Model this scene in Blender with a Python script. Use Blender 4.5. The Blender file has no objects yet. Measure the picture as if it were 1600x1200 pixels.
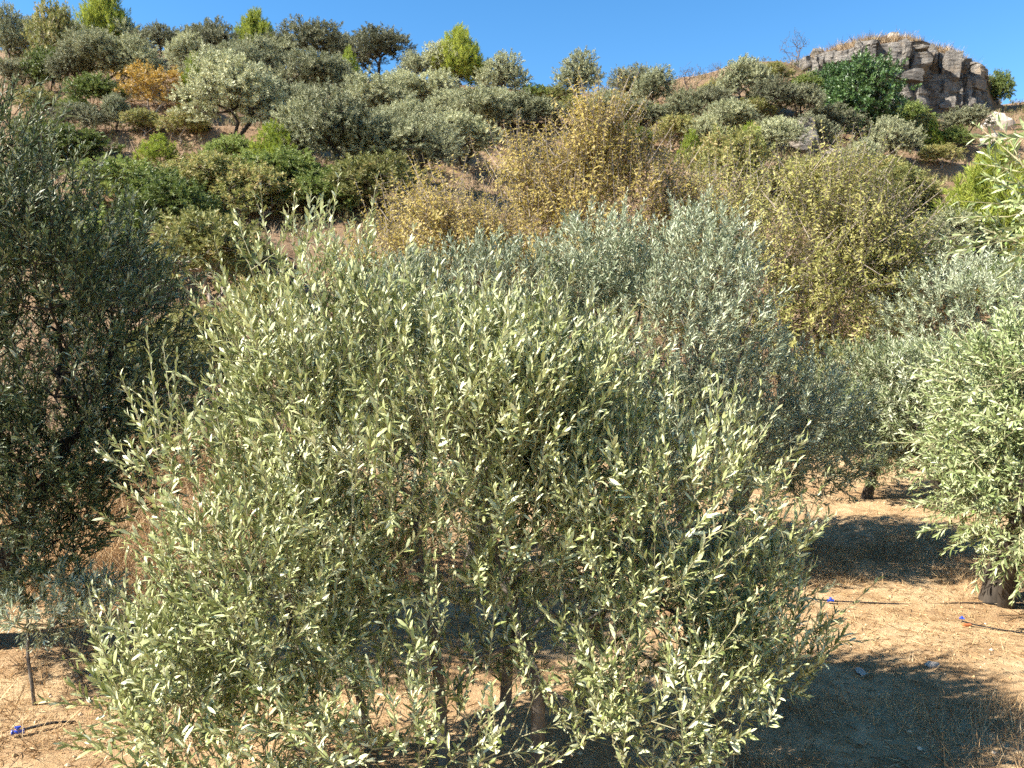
import bpy, math, random
import numpy as np
from mathutils import Matrix

# ------------------------------------------------------------------ camera, sky, sun, exposure
scene = bpy.context.scene
C = scene.collection
R = math.radians

cam_data = bpy.data.cameras.new('camera')
cam = bpy.data.objects.new('camera', cam_data)
C.objects.link(cam)
cam.location = (0.0, 0.0, 2.3)
cam.rotation_euler = (R(90 - 4.65), 0, 0)
cam_data.sensor_width = 36.0
cam_data.lens = 27.675
cam_data.clip_start = 0.05
cam_data.clip_end = 3000
cam_data.dof.use_dof = True
cam_data.dof.focus_distance = 4.2
cam_data.dof.aperture_fstop = 5.6
scene.camera = cam

SUN_EL, SUN_AZ = 41.0, 104.0          # azimuth of the sun, degrees left of the viewing direction
world = bpy.data.worlds.new('World')
scene.world = world
world.use_nodes = True
wn, wl = world.node_tree.nodes, world.node_tree.links
sky = wn.new('ShaderNodeTexSky')
sky.sky_type = 'NISHITA'
sky.sun_disc = False
sky.sun_elevation = R(SUN_EL)
sky.sun_rotation = R(-SUN_AZ)
sky.altitude = 600
sky.air_density = 1.0
sky.dust_density = 0.0
sky.ozone_density = 3.0
hs = wn.new('ShaderNodeHueSaturation')
hs.inputs['Saturation'].default_value = 1.26
hs.inputs['Hue'].default_value = 0.497
wl.new(sky.outputs[0], hs.inputs['Color'])
wl.new(hs.outputs[0], wn['Background'].inputs['Color'])
wn['Background'].inputs['Strength'].default_value = 0.076

sun_data = bpy.data.lights.new('sun', 'SUN')
sun_data.energy = 5.0
sun_data.angle = R(0.5)
sun_data.color = (1.0, 0.95, 0.865)
sun = bpy.data.objects.new('sun', sun_data)
C.objects.link(sun)
sun.rotation_euler = (R(90 - SUN_EL), 0, R(SUN_AZ - 180))
scene.view_settings.view_transform = 'Standard'
scene.view_settings.look = 'None'
scene.view_settings.gamma = 1.0
scene.view_settings.exposure = 1.68
scene.view_settings.use_curve_mapping = False
scene.cycles.max_bounces = 5
scene.cycles.diffuse_bounces = 3
scene.cycles.glossy_bounces = 2
scene.cycles.transmission_bounces = 2
scene.cycles.use_denoising = False
scene.cycles.use_adaptive_sampling = True
scene.cycles.adaptive_threshold = 0.03

# ------------------------------------------------------------------ noise and terrain
def vhash(ix, iy, seed):
    h = (ix.astype(np.int64) * 374761393 + iy.astype(np.int64) * 668265263 + seed * 974711) & 0x7fffffff
    h = ((h ^ (h >> 13)) * 1274126177) & 0x7fffffff
    return ((h ^ (h >> 16)) & 0xffff) / 65535.0

def vnoise(x, y, seed=0):
    ix, iy = np.floor(x), np.floor(y)
    fx, fy = x - ix, y - iy
    fx = fx * fx * (3 - 2 * fx); fy = fy * fy * (3 - 2 * fy)
    a, b = vhash(ix, iy, seed), vhash(ix + 1, iy, seed)
    c, d = vhash(ix, iy + 1, seed), vhash(ix + 1, iy + 1, seed)
    return (a + (b - a) * fx) * (1 - fy) + (c + (d - c) * fx) * fy

def fbm(x, y, seed=0, octaves=4):
    s, a, f = 0.0, 0.5, 1.0
    for o in range(octaves):
        s = s + a * (vnoise(x * f, y * f, seed + o * 17) - 0.5)
        a *= 0.5; f *= 2.03
    return s

def sstep(a, b, x):
    t = np.clip((x - a) / (b - a), 0, 1)
    return t * t * (3 - 2 * t)

# height of the ridge, and how far off it lies, along the valley
RIDGE_U = [-1.2, -0.65, -0.49, -0.325, -0.163, -0.04, 0.065, 0.163, 0.244, 0.325, 0.37, 0.41, 0.62, 0.75, 1.2]
RIDGE_Z = [32.0, 28.8, 28.6, 26.8, 24.4, 22.4, 21.9, 23.1, 24.8, 26.6, 26.6, 24.4, 24.2, 24.0, 23.5]
RIDGE_D = [78., 78., 76., 74., 71., 68., 67., 68., 70., 73., 75., 79., 79., 78., 78.]
# line of the cliff (x -> depth) and the height of the plateau behind it
CLIFF_X = [22.0, 24.5, 26.4, 29.0, 33.0, 35.4, 36.6, 38.6, 41.0, 43.5, 46.0, 49.0, 53.0]
CLIFF_Y = [79.0, 75.5, 73.2, 71.4, 70.4, 70.2, 71.8, 71.2, 72.0, 73.4, 76.0, 81.0, 89.0]
PLAT_X = [20.0, 23.5, 26.3, 28.5, 31.0, 34.5, 37.0, 38.5, 40.0, 42.0, 44.0, 46.0, 49.0, 55.0]
PLAT_Z = [23.2, 25.3, 26.2, 26.7, 27.3, 27.4, 27.2, 26.8, 26.3, 25.4, 24.5, 23.7, 22.8, 21.0]

def terrain(x, y):
    x = np.asarray(x, float); y = np.asarray(y, float)
    u = np.clip(x / np.maximum(y, 1.0), -1.2, 1.2)
    zr = np.interp(u, RIDGE_U, RIDGE_Z); dr = np.interp(u, RIDGE_U, RIDGE_D)
    y0 = 11.5 + 2.2 * np.clip(u / 0.3, -1, 1)
    s = (y - y0) / (dr - y0)
    sc = np.clip(s, 0, 1)
    z = zr * (sc - 0.035 * (1 - np.exp(-sc / 0.035)))
    over = np.maximum(y - dr, 0)
    z = z - 0.16 * over + 0.1 * over * np.exp(-over / 6.0)
    m = sstep(0.0, 0.15, s) * (1 - 0.6 * sstep(1.0, 1.3, s))
    z = z + m * (2.2 * fbm(x / 13.0, y / 9.0, 3, 4) + 0.5 * fbm(x / 2.1, y / 2.1, 9, 3))
    # old terraces: part of the slope goes up in steps
    h = 2.3
    zz = z + 1.6 * fbm(x / 16.0, y / 16.0, 21, 2)
    fr = zz / h - np.floor(zz / h)
    stepz = z + (sstep(0.62, 0.95, fr) - fr) * h
    tm = m * (1 - sstep(0.9, 1.0, s)) * sstep(0.38, 0.6, vnoise(x / 11.0, y / 11.0, 33) + 0.15) * 0.6
    z = z + (stepz - z) * tm
    z = np.maximum(z, -2.0)
    # plateau of the crag
    w = y - np.interp(x, CLIFF_X, CLIFF_Y)
    pz = np.interp(x, PLAT_X, PLAT_Z) - 0.9 + 0.9 * sstep(0, 3.5, w) - 0.05 * np.maximum(w - 6, 0) + 0.5 * fbm(x / 2.5, y / 2.5, 5, 3)
    b = sstep(-0.2, 0.5, w) * sstep(18.0, 25.5, x) * (1 - sstep(50.0, 54.0, x)) * (1 - sstep(10.0, 24.0, w))
    z = z + (np.maximum(z, pz) - z) * b
    # orchard floor: hoed soil
    near = 1 - sstep(9.0, 14.0, y)
    z = z + near * (0.10 * fbm(x / 1.6, y / 1.6, 41, 3) + 0.05 * fbm(x / 0.28, y / 0.28, 45, 3))
    # low grassy bank at the left behind the first row
    z = z + 0.5 * sstep(7.2, 9.2, y + 0.5 * fbm(x, y, 51, 2)) * (1 - sstep(-3.4, -1.6, x)) * (1 - sstep(12, 16, y))
    return z

# ------------------------------------------------------------------ helpers
def new_obj(name, mesh, parent=None, loc=None):
    o = bpy.data.objects.new(name, mesh)
    C.objects.link(o)
    if parent is not None: o.parent = parent
    if loc is not None: o.location = loc
    return o

def tag(o, label=None, cat=None, group=None, kind=None):
    if label: o['label'] = label
    if cat: o['category'] = cat
    if group: o['group'] = group
    if kind: o['kind'] = kind
    return o

def mesh_np(name, V, F, mat=None, smooth=False):
    """mesh from an array of points and an array (or list of arrays) of equal-sided faces"""
    me = bpy.data.meshes.new(name)
    V = np.asarray(V, np.float32)
    Fs = F if isinstance(F, list) else [F]
    Fs = [np.asarray(f, np.int32) for f in Fs if len(f)]
    me.vertices.add(len(V)); me.vertices.foreach_set('co', V.ravel())
    tot = np.concatenate([np.full(len(f), f.shape[1], np.int32) for f in Fs])
    idx = np.concatenate([f.ravel() for f in Fs])
    me.loops.add(len(idx)); me.loops.foreach_set('vertex_index', idx)
    me.polygons.add(len(tot))
    me.polygons.foreach_set('loop_start', np.concatenate([[0], np.cumsum(tot)[:-1]]).astype(np.int32))
    me.polygons.foreach_set('use_smooth', np.full(len(tot), smooth))
    me.update(calc_edges=True)
    if mat: me.materials.append(mat)
    return me

def unit(v):
    return v / np.maximum(np.linalg.norm(v, axis=-1, keepdims=True), 1e-9)

def perp(d):
    a = np.where(np.abs(d[:, 2:3]) < 0.9, np.array([[0., 0., 1.]]), np.array([[1., 0., 0.]]))
    x = unit(np.cross(d, a))
    return x, np.cross(d, x)

# ------------------------------------------------------------------ materials
def nodes_of(name):
    m = bpy.data.materials.new(name); m.use_nodes = True
    nt = m.node_tree
    return m, nt.nodes, nt.links, nt.nodes['Principled BSDF'], nt.nodes['Material Output']

def ramp(n, stops, interp='LINEAR'):
    r = n.new('ShaderNodeValToRGB'); cr = r.color_ramp; cr.interpolation = interp
    while len(cr.elements) < len(stops): cr.elements.new(0.5)
    for e, (p, c) in zip(cr.elements, stops):
        e.position = p; e.color = (*c, 1)
    return r

def leaf_material(name, stops, rough=0.45, translucent=0.15, spec=0.5, clump=2.0, shift=0.18, tint=0.25, single=False):
    """leaf colours scattered leaf by leaf; neighbouring shoots of like age keep alike tones"""
    m, n, l, p, out = nodes_of(name)
    g = n.new('ShaderNodeNewGeometry'); oi = n.new('ShaderNodeObjectInfo'); tc = n.new('ShaderNodeTexCoord')
    no = n.new('ShaderNodeTexNoise'); no.inputs['Scale'].default_value = clump; no.inputs['Detail'].default_value = 2
    l.new(tc.outputs['Object'], no.inputs['Vector'])
    a = n.new('ShaderNodeMath'); a.operation = 'MULTIPLY_ADD'; a.inputs[1].default_value = 0.62
    l.new(oi.outputs['Random'] if single else g.outputs['Random Per Island'], a.inputs[0])
    b = n.new('ShaderNodeMath'); b.operation = 'MULTIPLY_ADD'; b.inputs[1].default_value = 0.75; b.inputs[2].default_value = -0.19
    l.new(no.outputs['Fac'], b.inputs[0]); l.new(b.outputs[0], a.inputs[2])
    c = n.new('ShaderNodeMath'); c.operation = 'MULTIPLY_ADD'; c.inputs[1].default_value = shift
    l.new(oi.outputs['Random'], c.inputs[0]); l.new(a.outputs[0], c.inputs[2])
    r = ramp(n, stops); l.new(c.outputs[0], r.inputs['Fac'])
    hsv = n.new('ShaderNodeHueSaturation')
    v = n.new('ShaderNodeMath'); v.operation = 'MULTIPLY_ADD'; v.inputs[1].default_value = tint; v.inputs[2].default_value = 1 - tint / 2
    l.new(oi.outputs['Random'], v.inputs[0]); l.new(v.outputs[0], hsv.inputs['Value'])
    l.new(r.outputs['Color'], hsv.inputs['Color'])
    l.new(hsv.outputs['Color'], p.inputs['Base Color'])
    p.inputs['Roughness'].default_value = rough
    p.inputs['Specular IOR Level'].default_value = spec
    t = n.new('ShaderNodeBsdfTranslucent'); l.new(hsv.outputs['Color'], t.inputs['Color'])
    mx = n.new('ShaderNodeMixShader'); mx.inputs['Fac'].default_value = translucent
    l.new(p.outputs[0], mx.inputs[1]); l.new(t.outputs[0], mx.inputs[2]); l.new(mx.outputs[0], out.inputs['Surface'])
    return m

def bark_material(name, dark, light, scale=18.0, bump=0.4, rough=0.85):
    m, n, l, p, out = nodes_of(name)
    tc = n.new('ShaderNodeTexCoord')
    mp = n.new('ShaderNodeMapping'); mp.inputs['Scale'].default_value = (1, 1, 0.25); l.new(tc.outputs['Object'], mp.inputs['Vector'])
    no = n.new('ShaderNodeTexNoise'); no.inputs['Scale'].default_value = scale; no.inputs['Detail'].default_value = 8
    no.inputs['Roughness'].default_value = 0.7
    l.new(mp.outputs[0], no.inputs['Vector'])
    r = ramp(n, [(0.3, dark), (0.7, light)]); l.new(no.outputs['Fac'], r.inputs['Fac'])
    l.new(r.outputs[0], p.inputs['Base Color'])
    bp = n.new('ShaderNodeBump'); bp.inputs['Strength'].default_value = bump; bp.inputs['Distance'].default_value = 0.02
    l.new(no.outputs['Fac'], bp.inputs['Height']); l.new(bp.outputs[0], p.inputs['Normal'])
    p.inputs['Roughness'].default_value = rough
    p.inputs['Specular IOR Level'].default_value = 0.2
    return m

def plain_material(name, col, rough=0.5, spec=0.5):
    m, n, l, p, out = nodes_of(name)
    no = n.new('ShaderNodeTexNoise'); no.inputs['Scale'].default_value = 60; no.inputs['Detail'].default_value = 4
    r = ramp(n, [(0.3, tuple(c * 0.75 for c in col)), (0.7, tuple(min(1, c * 1.15) for c in col))])
    l.new(no.outputs['Fac'], r.inputs['Fac']); l.new(r.outputs[0], p.inputs['Base Color'])
    p.inputs['Roughness'].default_value = rough; p.inputs['Specular IOR Level'].default_value = spec
    return m

def blade_material(name, stops, rough=0.7, translucent=0.2):
    m, n, l, p, out = nodes_of(name)
    g = n.new('ShaderNodeNewGeometry')
    r = ramp(n, stops); l.new(g.outputs['Random Per Island'], r.inputs['Fac'])
    l.new(r.outputs[0], p.inputs['Base Color'])
    p.inputs['Roughness'].default_value = rough; p.inputs['Specular IOR Level'].default_value = 0.25
    t = n.new('ShaderNodeBsdfTranslucent'); l.new(r.outputs[0], t.inputs['Color'])
    mx = n.new('ShaderNodeMixShader'); mx.inputs['Fac'].default_value = translucent
    l.new(p.outputs[0], mx.inputs[1]); l.new(t.outputs[0], mx.inputs[2]); l.new(mx.outputs[0], out.inputs['Surface'])
    return m

M = {}
NEAR_LEAF = [(0.0, (0.027, 0.042, 0.011)), (0.28, (0.085, 0.109, 0.030)), (0.48, (0.22, 0.245, 0.078)), (0.71, (0.44, 0.455, 0.20)), (1.0, (0.62, 0.63, 0.41))]
FRESH_LEAF = [(0.0, (0.06, 0.088, 0.026)), (0.35, (0.155, 0.20, 0.062)), (0.65, (0.31, 0.355, 0.145)), (1.0, (0.50, 0.53, 0.31))]
GREY_LEAF = [(0.0, (0.055, 0.076, 0.034)), (0.3, (0.155, 0.19, 0.098)), (0.6, (0.34, 0.375, 0.225)), (1.0, (0.59, 0.61, 0.44))]
M['olive_near'] = leaf_material('near olive leaf', NEAR_LEAF, rough=0.46, spec=0.5, clump=2.2)
M['olive_near_single'] = leaf_material('near olive single leaf', NEAR_LEAF, rough=0.46, spec=0.5, single=True)
M['olive_fresh_single'] = leaf_material('fresh olive single leaf', FRESH_LEAF, rough=0.48, single=True)

M['olive_grey'] = leaf_material('grey olive leaf', GREY_LEAF, rough=0.5, spec=0.4, clump=1.8)
M['olive_grey_single'] = leaf_material('grey olive single leaf', GREY_LEAF, rough=0.5, spec=0.4, single=True)

M['olive_fresh'] = leaf_material('fresh olive leaf', FRESH_LEAF, rough=0.48, spec=0.5)
DEEP_SHADE_LEAF = [(0.0, (0.035, 0.055, 0.016)), (0.4, (0.095, 0.128, 0.042)), (0.68, (0.25, 0.28, 0.13)), (1.0, (0.60, 0.61, 0.43))]  # green darkened to carry the left olive's shaded side; two back olives share it
M['olive_deep'] = leaf_material('deep green shaded olive leaf', DEEP_SHADE_LEAF, rough=0.5, spec=0.35, translucent=0.2)
M['olive_deep_single'] = leaf_material('deep green shaded olive single leaf', DEEP_SHADE_LEAF, rough=0.5, spec=0.35, translucent=0.2, single=True)
M['olive_hill'] = leaf_material('hill olive leaf', [(0.0, (0.120, 0.125, 0.062)), (0.4, (0.246, 0.259, 0.134)), (0.75, (0.413, 0.416, 0.238)), (1.0, (0.587, 0.574, 0.351))], rough=0.6, spec=0.35, clump=0.7, shift=0.2, tint=0.4)
M['olive_hill_dark'] = leaf_material('dusky olive leaf', [(0.0, (0.069, 0.072, 0.040)), (0.5, (0.183, 0.188, 0.102)), (1.0, (0.351, 0.348, 0.211))], rough=0.6, spec=0.3, clump=0.7, tint=0.35)
M['pine'] = leaf_material('pine needle', [(0.0, (0.119, 0.162, 0.030)), (0.5, (0.289, 0.338, 0.053)), (1.0, (0.510, 0.513, 0.090))], rough=0.55, spec=0.3, translucent=0.35, clump=0.8)
M['lime'] = leaf_material('lime leaf', [(0.0, (0.10, 0.15, 0.02)), (0.5, (0.24, 0.30, 0.035)), (1.0, (0.38, 0.42, 0.07))], rough=0.55, spec=0.3, translucent=0.35, clump=0.9)
M['bush'] = leaf_material('green bush leaf', [(0.0, (0.062, 0.102, 0.023)), (0.5, (0.156, 0.210, 0.048)), (1.0, (0.338, 0.360, 0.103))], rough=0.5, spec=0.35, translucent=0.3, clump=0.9, tint=0.5)
M['carob'] = leaf_material('carob leaf', [(0.0, (0.022, 0.048, 0.014)), (0.5, (0.055, 0.113, 0.028)), (1.0, (0.137, 0.209, 0.056))], rough=0.42, spec=0.5, translucent=0.12, clump=0.8)
M['mixed'] = leaf_material('yellowing leaf', [(0.0, (0.08, 0.095, 0.028)), (0.4, (0.19, 0.205, 0.06)), (0.75, (0.32, 0.30, 0.10)), (1.0, (0.45, 0.33, 0.15))], rough=0.55, spec=0.3, translucent=0.3, clump=0.8, tint=0.4)
M['almond_tan'] = leaf_material('tan almond leaf', [(0.0, (0.158, 0.122, 0.028)), (0.3, (0.315, 0.250, 0.057)), (0.6, (0.462, 0.367, 0.095)), (0.85, (0.567, 0.439, 0.162)), (1.0, (0.620, 0.500, 0.285))], rough=0.5, spec=0.35, translucent=0.4, clump=0.9)
M['almond_green'] = leaf_material('yellow-green almond leaf', [(0.0, (0.148, 0.152, 0.035)), (0.4, (0.343, 0.337, 0.085)), (0.75, (0.527, 0.472, 0.164)), (1.0, (0.620, 0.550, 0.289))], rough=0.5, spec=0.35, translucent=0.4, clump=0.9)
M['almond_orange'] = leaf_material('orange almond leaf', [(0.0, (0.15, 0.09, 0.02)), (0.5, (0.34, 0.21, 0.04)), (1.0, (0.50, 0.34, 0.08))], rough=0.5, translucent=0.3, clump=0.9)
M['bark'] = bark_material('olive bark', (0.055, 0.045, 0.035), (0.23, 0.19, 0.145))
M['bark_dark'] = bark_material('dark bark', (0.02, 0.016, 0.012), (0.075, 0.06, 0.045))
M['bark_pale'] = bark_material('pale bark', (0.18, 0.145, 0.115), (0.42, 0.35, 0.28))
M['twig'] = bark_material('twig bark', (0.17, 0.15, 0.075), (0.36, 0.33, 0.19), scale=40, bump=0.1, rough=0.6)
M['dead'] = bark_material('dead wood', (0.06, 0.045, 0.04), (0.17, 0.13, 0.11))

# ------------------------------------------------------------------ plants
def in_lobes(lobes, n, rng, shell=0.45, gap=0.0, gap_size=0.4):
    """points through a crown made of ellipsoid lobes (centre, radii), thicker towards the outside"""
    L = np.array([list(l[0]) + list(l[1]) for l in lobes], float)
    w = (L[:, 3] * L[:, 4] * L[:, 5]) ** 0.75 * np.array([l[2] if len(l) > 2 else 1.0 for l in lobes]); w /= w.sum()
    want = n; n = int(n * (1 + 2.2 * gap))
    k = rng.choice(len(L), n, p=w)
    d = unit(rng.normal(size=(n, 3)))
    rr = (shell + (1 - shell) * rng.random(n) ** 0.6)[:, None]
    off = d * rr
    P = L[k, :3] + off * L[k, 3:]
    O = unit(off / L[k, 3:])
    if gap:                                                  # foliage gathers in clumps and leaves holes between them
        q = P / gap_size
        f = vnoise(q[:, 0] + 0.6 * q[:, 1], q[:, 2] * 1.1 - 0.4 * q[:, 1], 7) + 0.6 * vnoise(q[:, 0] * 2.1 - 0.7 * q[:, 1], q[:, 2] * 2.1 + q[:, 1], 8)
        sel = np.sort(np.argsort(-(f + 0.9 * rng.random(n)))[:want])
        P, O, k = P[sel], O[sel], k[sel]
    return P, O, k

def skeleton(targets, stems, rng, step=0.28, wobble=0.05, bias=0.30, tip=0.0022, expo=2.35, sag=0.0):
    """grow limbs from stems (polylines) to every target; returns points, parents, radii, stem ids, node index of each target"""
    P, par, plen, sid = [], [], [], []
    for s, poly in enumerate(stems):
        prev, L = -1, 0.0
        for q in poly:
            q = np.array(q, float)
            if prev >= 0: L += np.linalg.norm(q - P[prev])
            P.append(q); par.append(prev); plen.append(L * 0.5); sid.append(s); prev = len(P) - 1
    tops = np.array([poly[-1] for poly in stems])
    d0 = np.min(np.linalg.norm(targets[:, None] - tops[None], axis=2), axis=1)
    cap = len(P) + len(targets) * 14
    A = np.zeros((cap, 3)); A[:len(P)] = P
    PL = np.zeros(cap); PL[:len(P)] = plen
    n = len(P); tnode = np.zeros(len(targets), int)
    # the lower halves of the stems take no limbs
    block = np.zeros(cap); i = 0
    for poly in stems:
        for j in range(len(poly)):
            block[i] = 0 if j >= len(poly) - 2 else 50
            i += 1
    for t in np.argsort(d0):
        p = targets[t]
        v = A[:n] - p
        dist = np.sqrt((v * v).sum(1))
        cost = dist + bias * PL[:n] + block[:n]
        q = int(np.argmin(cost))
        seg = dist[q]; k = max(1, int(seg / step)); prev = q
        a = A[q].copy()
        for j in range(1, k + 1):
            f = j / k
            x = a + (p - a) * f
            if j < k:
                x = x + rng.normal(size=3) * wobble * step * 2 + np.array([0, 0, 0.12 * seg * math.sin(math.pi * f) * (1 - sag * 2)])
            if n >= cap: break
            A[n] = x; par.append(prev); sid.append(sid[prev]); PL[n] = PL[prev] + np.linalg.norm(x - A[prev])
            prev = n; n += 1
        tnode[t] = prev
    A = A[:n]; par = np.array(par); sid = np.array(sid)
    acc = np.zeros(n); has = np.zeros(n, bool)
    for i in range(n - 1, -1, -1):
        if acc[i] == 0: acc[i] = tip ** expo
        if par[i] >= 0: acc[par[i]] += acc[i]
    return A, par, acc ** (1 / expo), sid, tnode

def tubes(P0, P1, r0, r1, sides=5):
    d = unit(P1 - P0); x, y = perp(d)
    a = np.arange(sides) * 2 * np.pi / sides
    ring = x[:, None] * np.cos(a)[None, :, None] + y[:, None] * np.sin(a)[None, :, None]
    ext = d * (r1[:, None] * 0.6)
    V = np.concatenate([P0[:, None] + ring * r0[:, None, None], (P1 + ext)[:, None] + ring * r1[:, None, None]], 1)
    n = len(P0); base = (np.arange(n) * 2 * sides)[:, None]
    i = np.arange(sides); j = (i + 1) % sides
    F = np.stack([base + i, base + j, base + j + sides, base + i + sides], 2).reshape(-1, 4)
    return V.reshape(-1, 3), F

def trunk_tube(poly, radii, sides=12, rng=None, gnarl=0.12):
    """one closed, gnarled stem through the given points"""
    P = np.array(poly, float); n = len(P)
    t = np.linspace(0, n - 1, (n - 1) * 5 + 1)
    Q = np.stack([np.interp(t, np.arange(n), P[:, k]) for k in range(3)], 1)
    for _ in range(2): Q[1:-1] = 0.25 * Q[:-2] + 0.5 * Q[1:-1] + 0.25 * Q[2:]
    rr = np.interp(t, np.arange(n), radii)
    d = unit(np.gradient(Q, axis=0)); x, y = perp(d)
    a = np.arange(sides) * 2 * np.pi / sides
    lob = 1 + gnarl * np.sin(3 * a[None] + 0.7 * t[:, None]) + gnarl * (rng.random((len(t), sides)) - 0.5)
    V = Q[:, None] + (x[:, None] * np.cos(a)[None, :, None] + y[:, None] * np.sin(a)[None, :, None]) * (rr[:, None] * lob)[..., None]
    V = V.reshape(-1, 3); F = []
    for i in range(len(t) - 1):
        for k in range(sides):
            F.append((i * sides + k, i * sides + (k + 1) % sides, (i + 1) * sides + (k + 1) % sides, (i + 1) * sides + k))
    V = np.concatenate([V, Q[-1:]]); top = len(V) - 1; m = (len(t) - 1) * sides
    T = [(m + k, m + (k + 1) % sides, top) for k in range(sides)]
    return V, [np.array(F), np.array(T)]

LEAF8 = (np.array([(0, 0, 0), (0.30, 0.42, 0.06), (0.30, 0, 0.0), (0.30, -0.42, 0.06), (0.68, 0.46, 0.03), (0.68, 0, -0.02), (0.68, -0.46, 0.03), (1, 0, -0.05)], float),
         np.array([(0, 2, 1), (0, 3, 2), (1, 2, 5), (1, 5, 4), (2, 3, 6), (2, 6, 5), (4, 5, 7), (5, 6, 7)]))
LEAF6 = (np.array([(0, 0, 0), (0.32, 0.42, 0.05), (0.32, -0.42, 0.05), (0.70, 0.44, 0.02), (0.70, -0.44, 0.02), (1, 0, -0.06)], float),
         np.array([(0, 2, 1), (1, 2, 4), (1, 4, 3), (3, 4, 5)]))
LEAF4 = (np.array([(0, 0, 0), (0.5, 0.5, 0.05), (1, 0, 0), (0.5, -0.5, 0.05)], float), np.array([(0, 2, 1), (0, 3, 2)]))

def shoots(P, D, L, K, leaf_len, leaf_w, rng, angle=(35, 60), bend=0.0, jit=0.25, droop=0.0):
    """leafy shoots at P along D: opposite leaf pairs, each pair turned a quarter against the last"""
    S = len(P)
    x, y = perp(D)
    k = np.arange(K)[None].repeat(S, 0)
    t = np.clip((k // 2 + 0.6) / (K / 2) + rng.normal(size=(S, K)) * 0.03, 0.05, 1.0)
    az = (k % 2) * np.pi + (k // 2) * np.pi / 2 + rng.random((S, 1)) * 6.28 + rng.normal(size=(S, K)) * 0.35
    ang = np.radians(angle[1] + (angle[0] - angle[1]) * t) + rng.normal(size=(S, K)) * 0.18
    up = np.array([0, 0, 1.0])
    Pk = P[:, None] + D[:, None] * (t * L[:, None])[..., None] + up * (bend * t * t * L[:, None])[..., None]
    Dk = unit(D[:, None] + up * (2 * bend * t)[..., None])
    rad = x[:, None] * np.cos(az)[..., None] + y[:, None] * np.sin(az)[..., None]
    ax = unit(Dk * np.cos(ang)[..., None] + rad * np.sin(ang)[..., None] - up * droop + rng.normal(size=(S, K, 3)) * 0.08)
    nr = Dk - ax * (Dk * ax).sum(-1, keepdims=True) + rng.normal(size=(S, K, 3)) * jit
    nr = unit(nr - ax * (nr * ax).sum(-1, keepdims=True))
    ln = leaf_len * (0.78 + 0.42 * rng.random((S, 1))) * (0.72 + 0.5 * rng.random((S, K))) * (1 - 0.35 * np.maximum(t - 0.7, 0) / 0.3)
    return Pk.reshape(-1, 3), ax.reshape(-1, 3), nr.reshape(-1, 3), ln.ravel(), (ln * leaf_w / leaf_len * (0.8 + 0.4 * rng.random((S, K)))).ravel()

def leaf_mesh(name, leaves, tmpl, mat, smooth=False):
    p, ax, nr, ln, w = leaves
    T, F = tmpl
    sd = np.cross(nr, ax)
    V = p[:, None] + ax[:, None] * (T[None, :, 0] * ln[:, None])[..., None] + sd[:, None] * (T[None, :, 1] * w[:, None])[..., None] + nr[:, None] * (T[None, :, 2] * ln[:, None])[..., None]
    n = len(p)
    Fa = (np.arange(n) * len(T))[:, None, None] + F[None]
    return mesh_np(name, V.reshape(-1, 3), Fa.reshape(-1, 3), mat, smooth)

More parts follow.
